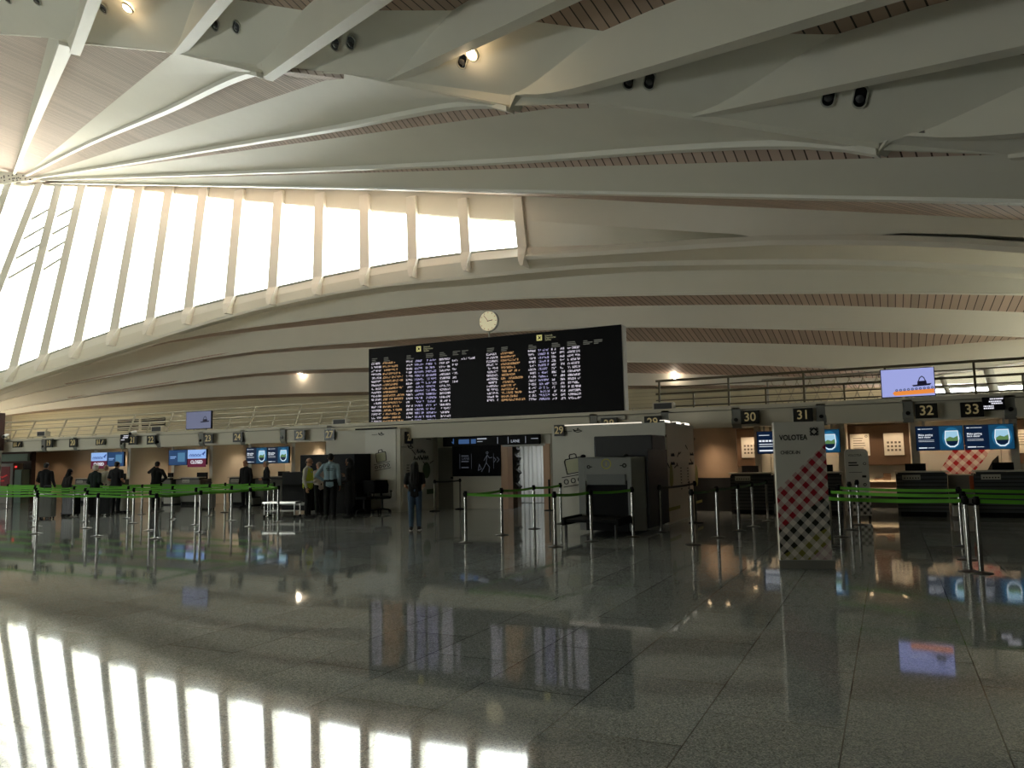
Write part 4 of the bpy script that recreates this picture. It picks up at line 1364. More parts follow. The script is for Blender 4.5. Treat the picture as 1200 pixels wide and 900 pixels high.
advert(1032, 1096, 431.5, 465, 21.1, 'lit lavender screen with a handbag picture on the railing above number thirty-two', lamp('advert lavender', 'a9b1ee', .85), True)
advert(218, 247.5, 482, 502.5, 21.1, 'dim slate-blue screen on the railing above number twenty-three', lamp('advert dim', '6a6f88', .9), False)

# ================================================================== BAGGAGE SCANNERS
t = thing('baggage_scanner', 'grey baggage x-ray scanner with black hood before the kiosk numbered twenty-nine', 'scanner', (-5.4, 15.6, 0))
SC = mat('scanner grey', '8d8f8c', .45)
b_ = MB()
b_.box(-.66, -.50, 0, 1.7, .06, 1.6).box(.44, .52, 0, 1.7, .06, 1.6).box(-.5, .44, 0, 1.7, 1.10, 1.6)
b_.prism([(.52, 0), (.74, .25), (.74, 1.7), (.52, 1.7)], .06, 1.6, 0, 'z')
b_.build('body', SC, t, bevel=.012)
MB().box(-.50, .44, .12, 1.6, .3, 1.10).build('tunnel_curtain', BLACK, t)
MB().box(-.46, .40, -.04, .12, 1.02, 1.24).build('visor', mat('scanner visor', '77797a', .5), t, bevel=.01)
MB().box(-.50, .44, -.02, 1.6, .06, .3).build('plinth', BLACK, t)
hd = MB().box(-.56, .78, .75, 1.85, 1.6, 2.07).build('hood', mat('hood black', '2a2b30', .5), t, bevel=.03)
MB().box(.74, .8, .3, 1.9, .1, 1.75).build('side_cover', mat('hood black', '2a2b30', .5), t, bevel=.01)
g = MB(); g.ring((-.02, 1.46), .1, .022, 20, -.008, 0); g.box(-.03, -.01, -.008, 0, 1.42, 1.5); g.build('yellow_emblem', mat('emblem yellow', 'b9b25a', .6), t)
g = MB().ring((-.42, 1.4), .03, .02, 10, -.008, 0).box(-.4, -.34, -.008, 0, 1.39, 1.41).ring((.38, 1.42), .035, .03, 10, -.008, 0).box(.28, .34, -.008, 0, 1.41, 1.43)
g.build('marking', INK, t)
for x in (-.55, .4): MB().ball((x, .04, 1.63), (.06, .05, .04)).build('lamp', BLACK, t)
MB().box(-.62, .5, -.95, .1, .30, .36).build('conveyor_bed', BLACK, t, bevel=.01)
MB().box(-.66, -.60, -1.0, .1, .24, .4).box(.48, .54, -1.0, .1, .24, .4).build('conveyor_rail', BLACK, t, bevel=.01)
for x in (-.6, .46):
    MB().tube((x, -.92, .26), (x, -.92, .0), .03).build('leg', DGREY, t)
t = thing('baggage_scanner', 'black baggage scanner behind the group of uniformed staff', 'scanner', (-16.3, 19.03, 0))
MB().box(-1.35, -.15, .1, 1.4, .1, 1.32).build('body', BLACK, t, bevel=.02)
MB().box(-1.0, 1.2, .55, 1.4, .95, 1.86).build('hood', mat('hood navy black', '101218', .6, spec=.2), t, bevel=.02)
MB().box(-.15, 1.2, .4, 1.4, .0, .95).build('cabinet', BLACK, t, bevel=.01)
MB().box(-1.3, -.2, -.06, .1, .28, .36).build('bed', GREY, t)
t = thing('roller_table', 'low steel roller table at the end of the green belts', 'table', (-16.35, 17.75, 0), .2)
MB().box(-.55, .55, -.2, .2, .42, .47).build('table_top', STEEL, t, bevel=.006)
for x in (-.5, .5):
    for y_ in (-.16, .16):
        l_ = MB().tube((x, y_, .08), (x, y_, .42), .018, None, 8).build('leg', STEEL, t)
        MB().tube((x-.015, y_, .045), (x+.015, y_, .045), .045, None, 12).build('caster', BLACK, l_)
MB().tube((-.5, -.16, .2), (.5, -.16, .2), .012, None, 6).tube((-.5, .16, .2), (.5, .16, .2), .012, None, 6).build('stretcher', STEEL, t)

# ================================================================== QUEUE POSTS
bp_ = MB().lathe([(0, 0), (.14, 0), (.14, .01), (.08, .018), (.045, .03), (0, .03)], n=28).mesh('base', mat('base steel', '5e5d59', .4, .9))
pp_ = MB().tube((0, 0, .03), (0, 0, .88), .032, None, 16).mesh('post', CHROME)
hp_ = MB().lathe([(0, .88), (.036, .88), (.036, .985), (.03, .995), (0, .995)], n=16).box(-.045, .045, -.012, .012, .90, .96).box(-.012, .012, -.045, .045, .90, .96).mesh('head', BLACK)
bk_ = MB().lathe([(0, 0), (.17, 0), (.17, .02), (.1, .03), (.045, .04), (0, .04)], n=28).mesh('base', BLACK)
pk_ = MB().tube((0, 0, .03), (0, 0, .88), .030, None, 16).mesh('post', mat('post dull', '6f6b62', .35, .8))


def post(x, y, label, group, dark=False):
    t = thing('belt_post', label, 'stanchion', (x, y, 0), 0, group)
    for nm, me in (('base', bk_ if dark else bp_), ('post', pk_ if dark else pp_), ('head', hp_)):
        o = bpy.data.objects.new(nm, me); COL.objects.link(o); o.parent = t
    return t


def belt(a, b, m_=GREEN, z=.93, sag=.02):
    d = b.location-a.location
    L = d.length
    g = MB()
    n = 8
    u = d.normalized()
    s = Vector((-u.y, u.x, 0))*.002
    for k in range(n):
        t0, t1 = k/n, (k+1)/n
        p0 = d*(.04/L+t0*(1-.08/L)); p1 = d*(.04/L+t1*(1-.08/L))
        z0 = z-sag*4*t0*(1-t0); z1 = z-sag*4*t1*(1-t1)
        vs = []
        for p, zz in ((p0, z0), (p1, z1)):
            vs += [p+s+Vector((0, 0, zz+.025)), p-s+Vector((0, 0, zz+.025)), p-s+Vector((0, 0, zz-.025)), p+s+Vector((0, 0, zz-.025))]
        g.add(vs, [(i, (i+1) % 4, 4+(i+1) % 4, 4+i) for i in range(4)])
    return g.build('belt', m_, a, fix=False)


ROWS = [(12.0, [-14.7, -16.65, -18.9, -21.1]), (13.45, [-14.95, -16.7, -19.1, -21.2, -23.4]), (15.0, [-14.9, -16.85, -19.3, -21.4, -23.72, -26.0]),
        (16.4, [-15.25, -17.0, -19.4, -21.35, -23.95, -26.0, -28.3]), (17.8, [-16.95, -19.4, -22.5, -24.7, -28.2, -30.5]), (19.2, [-18.05, -19.1, -20.2, -23.3, -26.2, -29.6, -32.2])]
ROWN = ['front', 'second', 'third', 'fourth', 'fifth', 'rearmost']
for r, (y, xs) in enumerate(ROWS):
    ps = []
    for k, x in enumerate(xs):
        e = WORDS[k]
        ps.append(post(x, y, 'steel post with green belt, far queue %s row, %s from the black scanner end' % (ROWN[r], e), 'posts of the far queue'))
    for a, b in zip(ps, ps[1:]):
        belt(a, b)
    if r: belt(prev0, ps[0])
    prev0 = ps[0]
# lane in front of the entrance
G0 = 'posts of the entrance lane'
c1 = [post(x, y, 'steel post with green belt beside the entrance lane, %s from the front of its line' % WORDS[k], G0) for k, (x, y) in enumerate(((-7.5, 13.2), (-7.48, 14.72), (-7.4, 16.2), (-7.3, 17.55)))]
for a, b in zip(c1, c1[1:]): belt(a, b)
e1 = post(-5.55, 13.05, 'steel post with a green belt standing alone in front of the kiosk corner', G0); belt(c1[0], e1)
e2 = post(-5.22, 14.05, 'steel post before the grey scanner mouth, where the short green belt begins', G0); e3 = post(-4.72, 15.1, 'steel post at the corner of the grey scanner, where the short green belt ends', G0)
belt(e1, e2); belt(e2, e3)
e4 = post(-4.45, 16.2, 'slim post alongside the black flank of the grey scanner', G0)
e5 = post(-4.25, 18.6, 'black-footed post before the olive drawings on the kiosk side', G0, True)
belt(e4, e5, GREEND)
e6 = post(-13.05, 21.0, 'black-footed post standing beside the woman in jeans', G0, True); e7 = post(-12.75, 22.1, 'black-footed post under the black wall display', G0, True)
belt(e6, e7, GREEND)
# lane before counters 30 and 31
G1 = 'posts of the lane beside the tall airline totem'
c2 = [post(x, y, 'steel post in the line between kiosk and tall totem, %s from its front' % WORDS[k], G1) for k, (x, y) in enumerate(((-3.28, 14.05), (-3.1, 15.4), (-2.95, 16.85), (-2.82, 17.9), (-2.72, 19.45)))]
for a, b in zip(c2, c2[1:]): belt(a, b, mat('belt webbing shaded', '3c5a2c', .7))  # belt green with the dimness of this side put into its colour
G2 = 'posts of the lane before counters thirty-two and thirty-three'
c3 = [post(x, y, 'steel post in the line just behind the tall totem, %s from its front' % WORDS[k], G2) for k, (x, y) in enumerate(((-.99, 14.45), (-.93, 16.1), (-.8, 17.6), (-.7, 18.85)))]
c4 = [post(x, y, 'steel post of the close cluster before counter thirty-two, %s from its front' % WORDS[k], G2) for k, (x, y) in enumerate(((.98, 11.85), (.86, 11.95), (.93, 13.25), (1.0, 15.0)))]
c5 = [post(x, y, 'steel post beyond the close cluster, %s from the front' % WORDS[k], G2) for k, (x, y) in enumerate(((3.3, 12.0), (3.3, 13.3), (3.3, 15.0)))]
s0 = post(-.98, 12.42, 'steel post hidden close behind the tall totem, at the front of the lane', G2)
belt(s0, c4[1]); belt(c3[0], c4[2]); belt(c3[1], c4[3]); belt(c4[0], c5[0]); belt(c4[2], c5[1]); belt(c4[3], c5[2])

# ================================================================== TOTEMS
WHT = mat('totem white', 'dedcd4', .45)
t = thing('airline_totem', 'tall white airline totem with red, black and yellow checks and CHECK-IN lettering', 'totem', (-1.14, 11.62, 0), math.radians(17))
TW, TH = .345, 2.05
MB().box(-TW, TW, 0, .13, .1, TH).build('body', WHT, t, bevel=.006)
MB().prism([(-TW-.03, -.06), (TW+.03, -.06), (TW+.12, .34), (-TW+.05, .34)], 0, .115, 0, 'z').build('base', GREY, t, bevel=.008)
g = MB().text('VOLOTEA', -.275, 1.825, .105, -.001, 0, 'LEFT', .006, .80, .022)
g.build('lettering', INK, t)
g = MB()
for k in range(4):
    a_ = k*PI/2
    g.stroke([(.2+.05*math.cos(a_), 1.905+.05*math.sin(a_)), (.2+.05*math.cos(a_+PI/2), 1.905+.05*math.sin(a_+PI/2))], .016, -.007, 0)
for k in range(4):
    a_ = k*PI/2+PI/4
    g.ring((.2+.055*math.cos(a_), 1.905+.055*math.sin(a_)), .012, .012, 8, -.007, 0)
g.build('emblem', INK, t)
MB().text('CHECK-IN', -.27, 1.615, .068, -.001, 0, 'LEFT', .006, .85, .015).build('lettering', INK, t)
# check panels climb from lower side to upper side
ck = .1


def diag(z0l, z0r, z1l, z1r):
    return [(-TW, z0l), (TW, z0r), (TW, z1r), (-TW, z1l)]


for pts, cc, nm in ((diag(.53, 1.02, 1.09, 1.74), 'a3142c', 'red_check'), (diag(.16, .59, .53, 1.02), '17140f', 'black_check'), ([(-TW, .12), (.05, .12), (TW, .39), (TW, .59), (-TW, .16)], '7e7a35', 'yellow_check'), ([(.05, .12), (TW, .12), (TW, .39)], 'b79aa0', 'pink_check')):
    o = MB().prism(pts, -.006, 0, 0, 'y').build(nm, gingham(nm, 'ded8d0', cc, ck), t); uv_xz(o)
t = thing('airline_totem', 'small rounded white totem on casters before counters thirty-one and thirty-two', 'totem', (at(1008, 605, 20.3).x, 20.3, 0), math.radians(12))
pts = [(-.26, .1), (.26, .1), (.26, 1.58)]+[(.26-.1+.1*math.cos(u), 1.58+.1*math.sin(u)) for u in np.linspace(0, PI/2, 6)]+[(-.26+.1-.1*math.cos(u), 1.58+.1*math.sin(u)) for u in np.linspace(PI/2, 0, 6)]
MB().prism(pts, 0, .1, 0, 'y').build('body', WHT, t)
g = MB().text('VOLOTEA', -.19, 1.53, .075, -.001, 0, 'LEFT', .006, .9).box(-.19, .0, -.007, 0, 1.34, 1.37).box(-.19, .03, -.007, 0, 1.28, 1.31).box(-.19, .1, -.006, 0, 1.12, 1.13).box(.1, .19, -.007, 0, 1.0, 1.05)
g.ring((.17, 1.33), .03, .012, 10, -.007, 0).ring((.15, .83), .03, .02, 10, -.007, 0).ring((-.05, .85), .03, .015, 10, -.007, 0)
g.build('lettering', INK, t)
o = MB().box(-.26, .26, -.006, 0, .12, .62).build('black_check', gingham('small black check', 'ded8d0', '1a1712', .075), t); uv_xz(o)
for x in (-.2, .22):
    MB().tube((x-.02, .05, .045), (x+.02, .05, .045), .045, None, 12).tube((x, .05, .05), (x, .05, .12), .015).build('caster', BLACK, t)

# ================================================================== OFFICE CHAIRS AND LUGGAGE
def office_chair(p, rz, label):
    t = thing('office_chair', label, 'chair', p, rz, 'office chairs by the kiosk')
    MB().box(-.24, .24, -.24, .24, .44, .52).build('seat', BLACK, t, bevel=.035)
    MB().prism([(-.22, .6), (.22, .6), (.24, .85), (.2, 1.02), (-.2, 1.02), (-.24, .85)], -.3, -.23, 0, 'y').build('backrest', BLACK, t, bevel=.025)
    MB().box(-.03, .03, -.28, -.24, .48, .7).build('back_stem', BLACK, t)
    MB().tube((0, 0, .1), (0, 0, .46), .03).build('gas_lift', DGREY, t)
    for s in (-1, 1):
        MB().box(s*.27-.025, s*.27+.025, -.1, .16, .66, .69).box(s*.27-.015, s*.27+.015, 0, .04, .46, .66).build('armrest', BLACK, t, bevel=.008)
    for k in range(5):
        a_ = k*2*PI/5
        l_ = MB().tube((0, 0, .13), (.29*math.cos(a_), .29*math.sin(a_), .09), .025, .018, 8).build('leg', BLACK, t)
        MB().tube((.29*math.cos(a_)-.02, .29*math.sin(a_), .04), (.29*math.cos(a_)+.02, .29*math.sin(a_), .04), .04, None, 10).build('caster', BLACK, l_)
    return t


office_chair(ground(448, 601), YAW+PI+.3, 'black office chair with a pale patch on its backrest, nearer the woman')
c_ = office_chair(ground(426.5, 602), YAW+PI-.4, 'black office chair tucked against the dark-coated guard')
patch = MB().box(-.14, .14, -.308, -.30, .93, .99).build('label_patch', LGREY, bpy.data.objects['office_chair'])


def suitcase(p, rz, w, d, h, m_, label):
    t = thing('suitcase', label, 'suitcase', p, rz, 'wheeled suitcases')
    MB().box(-w/2, w/2, -d/2, d/2, .06, h).build('shell', m_, t, bevel=.035)
    for s in (-1, 1):
        for q in (-1, 1):
            MB().tube((s*w*.38-.012, q*d*.3, .03), (s*w*.38+.012, q*d*.3, .03), .03, None, 10).tube((s*w*.38, q*d*.3, .03), (s*w*.38, q*d*.3, .07), .012).build('wheel', BLACK, t)
    g = MB().tube((-w*.2, d*.3, h-.02), (-w*.2, d*.3, h+.25), .008, None, 6).tube((w*.2, d*.3, h-.02), (w*.2, d*.3, h+.25), .008, None, 6).tube((-w*.24, d*.3, h+.25), (w*.24, d*.3, h+.25), .014, None, 8)
    g.build('pull_handle', DGREY, t)
    g = MB()
    for k in range(5): g.box(-w*.4+w*.2*k-.006, -w*.4+w*.2*k+.006, -d/2-.006, -d/2+.004, .14, h-.08)
    g.build('shell_rib', m_, t)
    MB().tube((-.07, 0, h+.03), (.07, 0, h+.03), .012, None, 6).tube((-.07, 0, h-.01), (-.07, 0, h+.03), .01, None, 6).tube((.07, 0, h-.01), (.07, 0, h+.03), .01, None, 6).build('carry_handle', BLACK, t)
    return t


suitcase(ground(53, 608), YAW+.1, .52, .3, .78, mat('case grey', '6f706b', .4), 'grey hard suitcase standing behind the man in the black jacket')
suitcase(ground(83, 605), YAW-.3, .5, .3, .72, mat('case black', '15161a', .5), 'black suitcase beside the short person in black')
suitcase(ground(121, 604.5), YAW+.2, .45, .28, .62, mat('case charcoal', '26282c', .5), 'charcoal suitcase between the elderly woman and the dark-shirted man')
suitcase(ground(149, 600.5), YAW-.15, .4, .25, .66, mat('case cream', 'b9b5a6', .4), 'cream suitcase beside the dark-shirted man')
suitcase(ground(243, 597), YAW, .5, .3, .7, mat('case grey pale', '8b8a84', .4), 'pale grey suitcase near the counters beyond the green belts')

# ================================================================== PEOPLE
SKIN = mat('skin', 'b98a6e', .55)
SKIND = mat('skin tanned', '9a6f55', .55)
EYEM = mat('eye', '14100e', .2)
LIP = mat('lips', '8f4d45', .5)


def fuse(parts, name, mats, parent, voxel, smooth=2):
    """one continuous skin from overlapping tapered limbs"""
    mb = MB()
    for p in parts:
        if p[0] == 'c':
            _, a, b, ra, rb = p
            a, b = Vector(a), Vector(b)
            d = (b-a); L = d.length; d = d.normalized() if L > 1e-6 else Vector((0, 0, 1))
            u = d.orthogonal().normalized(); w = d.cross(u)
            rings = []
            n = 12
            for th in (-90, -60, -30, 0):
                rings.append((a+d*(ra*math.sin(math.radians(th))), max(ra*math.cos(math.radians(th)), 1e-4)))
            for th in (0, 30, 60, 90):
                rings.append((b+d*(rb*math.sin(math.radians(th))), max(rb*math.cos(math.radians(th)), 1e-4)))
            vs = [c+u*(r*math.cos(2*PI*i/n))+w*(r*math.sin(2*PI*i/n)) for c, r in rings for i in range(n)]
            fs = [(j*n+i, j*n+(i+1) % n, (j+1)*n+(i+1) % n, (j+1)*n+i) for j in range(len(rings)-1) for i in range(n)]
            fs += [tuple(reversed(range(n))), tuple(range((len(rings)-1)*n, len(rings)*n))]
            mb.add(vs, fs)
        else:
            _, c, r = p
            mb.ball(c, r, 20, 14)
    me = mb.mesh(name, mats[0])
    o = bpy.data.objects.new(name, me); COL.objects.link(o)
    m = o.modifiers.new('r', 'REMESH'); m.mode = 'VOXEL'; m.voxel_size = voxel; m.use_smooth_shade = True
    if smooth:
        s = o.modifiers.new('s', 'SMOOTH'); s.iterations = smooth; s.factor = .5
    dg = bpy.context.evaluated_depsgraph_get()
    new = bpy.data.meshes.new_from_object(o.evaluated_get(dg))
    o.modifiers.clear(); o.data = new
    bpy.data.meshes.remove(me)
    new.materials.clear()
    for k in mats: new.materials.append(k)
    new.polygons.foreach_set('use_smooth', [True]*len(new.polygons))
    o.parent = parent
    return o


def arm_pose(kind, s):
    sh = Vector((s*.185, 0, 1.41))
    P = {'hang': ((s*.235, -.03, 1.13), (s*.245, .05, .89), (0, .25, -1)),
         'bent': ((s*.24, -.06, 1.14), (s*.17, .17, 1.05), (-s*.4, 1, .1)),
         'front': ((s*.235, -.02, 1.13), (s*.07, .20, 1.05), (-s*1, .35, -.1)),
         'hips': ((s*.36, -.08, 1.16), (s*.19, .05, 1.02), (-s*.9, .4, -.3)),
         'face': ((s*.33, .16, 1.36), (s*.12, .15, 1.56), (-s*.4, -.1, 1)),
         'talk': ((s*.25, .0, 1.14), (s*.2, .22, 1.2), (-s*.3, .6, .7)),
         'handle': ((s*.25, -.04, 1.14), (s*.30, .02, .92), (0, .1, -1))}[kind]
    return sh, Vector(P[0]), Vector(P[1]), Vector(P[2]).normalized()


def person(label, p, heading, height, top, bottom, hair, arms=('hang', 'hang'), long_sleeve=True, skirt=0.0, hairstyle='short', shoes='1a1a1c', vest=None, coat=False,
           skin=SKIN, lean=0.0, stride=.0, turn=0.0, sole=None, extra=None):
    t = thing('person', label, 'person', (p[0], p[1], 0), YAW+heading)
    t.scale = (height/1.75,)*3
    body = []
    legs = {}
    for s in (-1, 1):
        dy = stride*s
        an, kn, hp = Vector((s*.095, dy, .085)), Vector((s*.095, dy*.5+.02, .49)), Vector((s*.088, 0, .92))
        legs[s] = (an, kn, hp)
        body += [('c', an+Vector((0, -.04, -.035)), an+Vector((s*.02, .15, -.05)), .042, .033), ('c', an, kn+Vector((0, -.02, -.13)), .042, .056), ('c', kn+Vector((0, -.02, -.13)), kn, .056, .055), ('c', kn, hp, .057, .088)]
    LN = lambda v: Vector((v[0], v[1]+lean*max(0, v[2]-.95), v[2]-.25*lean*lean*max(0, v[2]-.95)))
    body += [('c', (-.075, 0, .95), (.075, 0, .95), .105, .105), ('c', LN((-.05, 0, 1.0)), LN((-.055, .01, 1.15)), .1, .098), ('c', LN((.05, 0, 1.0)), LN((.055, .01, 1.15)), .1, .098),
             ('c', LN((-.055, .01, 1.15)), LN((-.075, 0, 1.33)), .098, .105), ('c', LN((.055, .01, 1.15)), LN((.075, 0, 1.33)), .098, .105),
             ('c', LN((-.16, 0, 1.41)), LN((.16, 0, 1.41)), .062, .062), ('c', LN((-.07, 0, 1.43)), LN((.07, 0, 1.43)), .065, .065),
             ('c', LN((0, -.005, 1.44)), LN((0, .015, 1.56)), .057, .052)]
    hc = LN((0, .03, 1.635))
    ct, st = math.cos(turn), math.sin(turn)
    H = lambda x, y, z: hc+Vector((x*ct-y*st, x*st+y*ct, z))
    body += [('b', hc, (.074, .086, .102)), ('b', H(0, .01, .035), (.078, .093, .08)), ('b', H(0, .04, -.06), (.05, .052, .05)),
             ('c', H(0, .092, .012), H(0, .112, -.022), .010, .015), ('b', H(0, .095, -.052), (.024, .012, .012)), ('b', H(0, .075, -.09), (.025, .025, .02)),
             ('b', H(.079, 0, -.008), (.012, .024, .034)), ('b', H(-.079, 0, -.008), (.012, .024, .034)), ('c', H(-.045, .082, .03), H(.045, .082, .03), .011, .011)]
    A = {}
    for s, k in zip((-1, 1), arms):
        sh, el, wr, hd = [LN(v) if i < 3 else v for i, v in enumerate(arm_pose(k, s))]
        A[s] = (sh, el, wr)
        body += [('c', sh, el, .05, .04), ('c', el, wr, .041, .027)]
        side_ = Vector((0, 1, 0)) if abs(hd.z) > .6 else Vector((0, 0, 1))
        nrm = hd.cross(side_).normalized()
        side_ = nrm.cross(hd).normalized()
        pc = wr+hd*.05
        for q in (-1, 0, 1):
            body.append(('c', wr+hd*.012+side_*q*.012, wr+hd*.088+side_*q*.024, .016, .014))
        inw = nrm*(1 if nrm.x*(-s) > 0 else -1)
        for j, (o_, ln) in enumerate(((.032, .068), (.011, .078), (-.011, .073), (-.031, .058))):
            k0 = wr+hd*.09+side_*o_
            k1 = k0+hd*ln*.5+inw*.006; k2 = k1+hd*ln*.36+inw*.022
            body += [('c', k0, k1, .0098, .009), ('c', k1, k2, .009, .0078)]
        b0 = wr+hd*.03+side_*.022
        b1 = b0+side_*.032+hd*.03+inw*.012; b2 = b1+hd*.034+side_*.006+inw*.008
        body += [('c', b0, b1, .013, .0115), ('c', b1, b2, .011, .009)]
    bo = fuse(body, 'body', [skin, EYEM, LIP], t, .0065, 1)
    ex1, ex2, mo = H(.031, .09, .012), H(-.031, .09, .012), H(0, .106, -.053)
    for pl in bo.data.polygons:
        c = pl.center
        if (c-ex1).length < .013 or (c-ex2).length < .013: pl.material_index = 1
        elif abs((c-mo).z) < .008 and (c-mo).length < .025: pl.material_index = 2
    # clothes
    e = .016
    tm = mat('cloth '+top, top, .85, noise=.08, nscale=20)
    bmm = mat('cloth '+bottom, bottom, .85, noise=.10, nscale=20)
    tr = []
    if not skirt:
        for s in (-1, 1):
            an, kn, hp = legs[s]
            tr += [('c', an+Vector((0, -.005, .01)), kn+Vector((0, -.018, -.13)), .060, .074), ('c', kn+Vector((0, -.018, -.13)), kn, .074, .075), ('c', kn, hp, .075, .102)]
        tr += [('c', (-.075, 0, .95), (.075, 0, .95), .118, .118), ('c', (-.05, 0, .98), (.05, 0, 1.02), .112, .112)]
    else:
        tr += [('c', (-.06, 0, .95), (-.09, 0, skirt), .125, .13), ('c', (.06, 0, .95), (.09, 0, skirt), .125, .13), ('c', (0, 0, .98), (0, 0, skirt), .12, .15)]
    fuse(tr, 'trousers' if not skirt else 'skirt', [bmm], t, .012)
    zl = .93 if not coat else .42
    sh_ = [('c', LN((-.055, 0, zl)), LN((-.058, .01, 1.15)), .122 if not coat else .14, .114), ('c', LN((.055, 0, zl)), LN((.058, .01, 1.15)), .122 if not coat else .14, .114),
           ('c', LN((-.058, .01, 1.15)), LN((-.078, 0, 1.34)), .114, .12), ('c', LN((.058, .01, 1.15)), LN((.078, 0, 1.34)), .114, .12),
           ('c', LN((-.165, 0, 1.41)), LN((.165, 0, 1.41)), .074, .074), ('c', LN((-.07, -.005, 1.43)), LN((.07, -.005, 1.43)), .08, .08), ('c', LN((0, -.005, 1.44)), LN((0, 0, 1.49)), .074, .068),
           ('c', LN((-.055, 0, zl+.02)), LN((.055, 0, zl+.02)), .119, .119)]
    for s in (-1, 1):
        sh, el, wr = A[s]
        if long_sleeve:
            sh_ += [('c', sh, el, .066, .054), ('c', el, el.lerp(wr, .93), .054, .04)]
        else:
            sh_ += [('c', sh, sh.lerp(el, .75), .068, .06)]
    so = fuse(sh_, 'jacket' if coat or long_sleeve else 'shirt', [tm], t, .012)
    if vest:
        fuse([('c', LN((-.055, 0, .93)), LN((-.058, .01, 1.15)), .136, .13), ('c', LN((.055, 0, .93)), LN((.058, .01, 1.15)), .136, .13), ('c', LN((-.058, .01, 1.15)), LN((-.09, 0, 1.37)), .13, .118), ('c', LN((.058, .01, 1.15)), LN((.09, 0, 1.37)), .13, .118)],
             'vest', [mat('vest yellow', vest, .7)], t, .012)
        bd_ = MB().lathe([(.205, 1.02), (.208, 1.05), (.205, 1.08), (.2, 1.05), (.205, 1.02)], n=28)
        bd_.v = [(x, y*.73, z) for x, y, z in bd_.v]
        bd_.build('reflective_band', mat('reflective band', 'cfd0c8', .3), t)
    shm = mat('shoe '+shoes, shoes, .5)
    for s in (-1, 1):
        an = legs[s][0]
        so_ = fuse([('c', an+Vector((0, -.05, -.038)), an+Vector((s*.022, .165, -.05)), .05, .036), ('c', an+Vector((0, -.02, .0)), an+Vector((0, .03, -.02)), .05, .048)], 'shoe', [shm], t, .01)
        if sole:
            MB().prism([(an.x+s*.01+.052*math.cos(u), an.y+.055+.155*math.sin(u)) for u in np.linspace(0, 2*PI, 17)[:-1]], .0, .022, 0, 'z').build('sole', mat('sole '+sole, sole, .6), so_)
    hm = mat('hair '+hair, hair, .6, bump=.3, nscale=60)
    if hairstyle == 'short':
        fuse([('b', H(0, -.012, .045), (.086, .092, .078)), ('b', H(0, -.05, .0), (.076, .058, .075))], 'hair', [hm], t, .01)
    elif hairstyle == 'bald':
        fuse([('b', H(0, -.06, -.005), (.079, .045, .05)), ('b', H(.07, -.02, .0), (.018, .045, .03)), ('b', H(-.07, -.02, .0), (.018, .045, .03))], 'hair', [hm], t, .01)
    elif hairstyle == 'fluffy':
        fuse([('b', H(0, -.02, .045), (.1, .1, .085)), ('b', H(0, -.045, .0), (.098, .075, .09)), ('b', H(.06, -.02, -.03), (.04, .05, .05)), ('b', H(-.06, -.02, -.03), (.04, .05, .05))], 'hair', [hm], t, .01)
    elif hairstyle == 'long':
        fuse([('b', H(0, -.012, .045), (.089, .094, .08)), ('c', H(-.045, -.055, .02), LN((-.07, -.115, 1.26)), .06, .055), ('c', H(.045, -.055, .02), LN((.07, -.115, 1.26)), .06, .055),
              ('c', H(0, -.06, .02), LN((0, -.125, 1.2)), .075, .05), ('c', LN((-.06, -.12, 1.26)), LN((-.03, -.125, 1.12)), .055, .03), ('c', LN((.06, -.12, 1.26)), LN((.03, -.125, 1.12)), .055, .03)], 'hair', [hm], t, .01)
    elif hairstyle == 'hood':
        fuse([('b', H(0, -.02, .03), (.1, .1, .1)), ('c', H(0, -.045, -.02), LN((0, -.04, 1.44)), .09, .1)], 'hood', [tm], t, .01)
    return t, so


PI2 = PI/2
person('man with short dark hair in a black padded jacket, back turned, at the grey suitcase', ground(52, 601.8), .15, 1.78, '121316', '17181b', '14110f', ('bent', 'handle'))
person('short person in black with head bowed, standing behind the man in the padded jacket', ground(76, 603), -.5, 1.55, '141215', '131316', '1c1512', ('front', 'front'), lean=.18, hairstyle='hood')
person('elderly woman with white hair in a dark green coat and long black skirt', ground(110, 604), -.25, 1.68, '1e2a26', '121315', 'd9cfc6', ('bent', 'bent'), skirt=.12, hairstyle='fluffy')
person('person in a white knitted top facing the counter, between white-haired woman and dark-shirted man', ground(123, 600), .5, 1.66, 'bdbbb2', '23272d', '8f7660', ('bent', 'hang'))
person('man in a dark short-sleeved shirt seen from behind, beside the white knitted top', ground(135, 601.5), -.1, 1.78, '1b1c1f', '1b1f27', '18120f', ('bent', 'bent'), long_sleeve=False)
person('man in black raising both hands to his head near counter twenty-two', ground(182, 598), .1, 1.76, '111214', '131417', '15110f', ('face', 'hips'), lean=.12)
person('grey-haired man in an open dark jacket facing the hall at counter twenty-four', ground(287.5, 595), PI-.3, 1.74, '17181b', '16181c', '3a342f', ('hang', 'hang'), hairstyle='bald')
person('white-haired man in a dark jacket and grey trousers near counter twenty-five', ground(312, 594.5), PI2+.4, 1.70, '17191d', '3a3b3d', 'a39c93', ('bent', 'hang'))
person('balding man in a yellow vest talking with uniformed staff', ground(360.5, 607), -PI2-.1, 1.74, 'c4c3b6', '121316', '4a4039', ('talk', 'hang'), vest='c8cf3e', hairstyle='bald')
person('staff member in a pinkish white shirt between yellow vest and light blue shirt', ground(374, 604), .9, 1.62, 'cdbfb9', '141418', '9a8a7c', ('bent', 'bent'))
tb, sb = person('guard in a light blue shirt and black trousers, seen from behind', ground(387, 607.5), .05, 1.86, '94aebb', '101114', '14110f', ('hips', 'hang'), skin=SKIND)
person('guard in a long dark hooded coat holding both hands in front', ground(410, 606.5), PI2-.2, 1.72, '0f1013', '0f1012', '15120f', ('front', 'talk'), coat=True, hairstyle='hood', skin=SKIND)
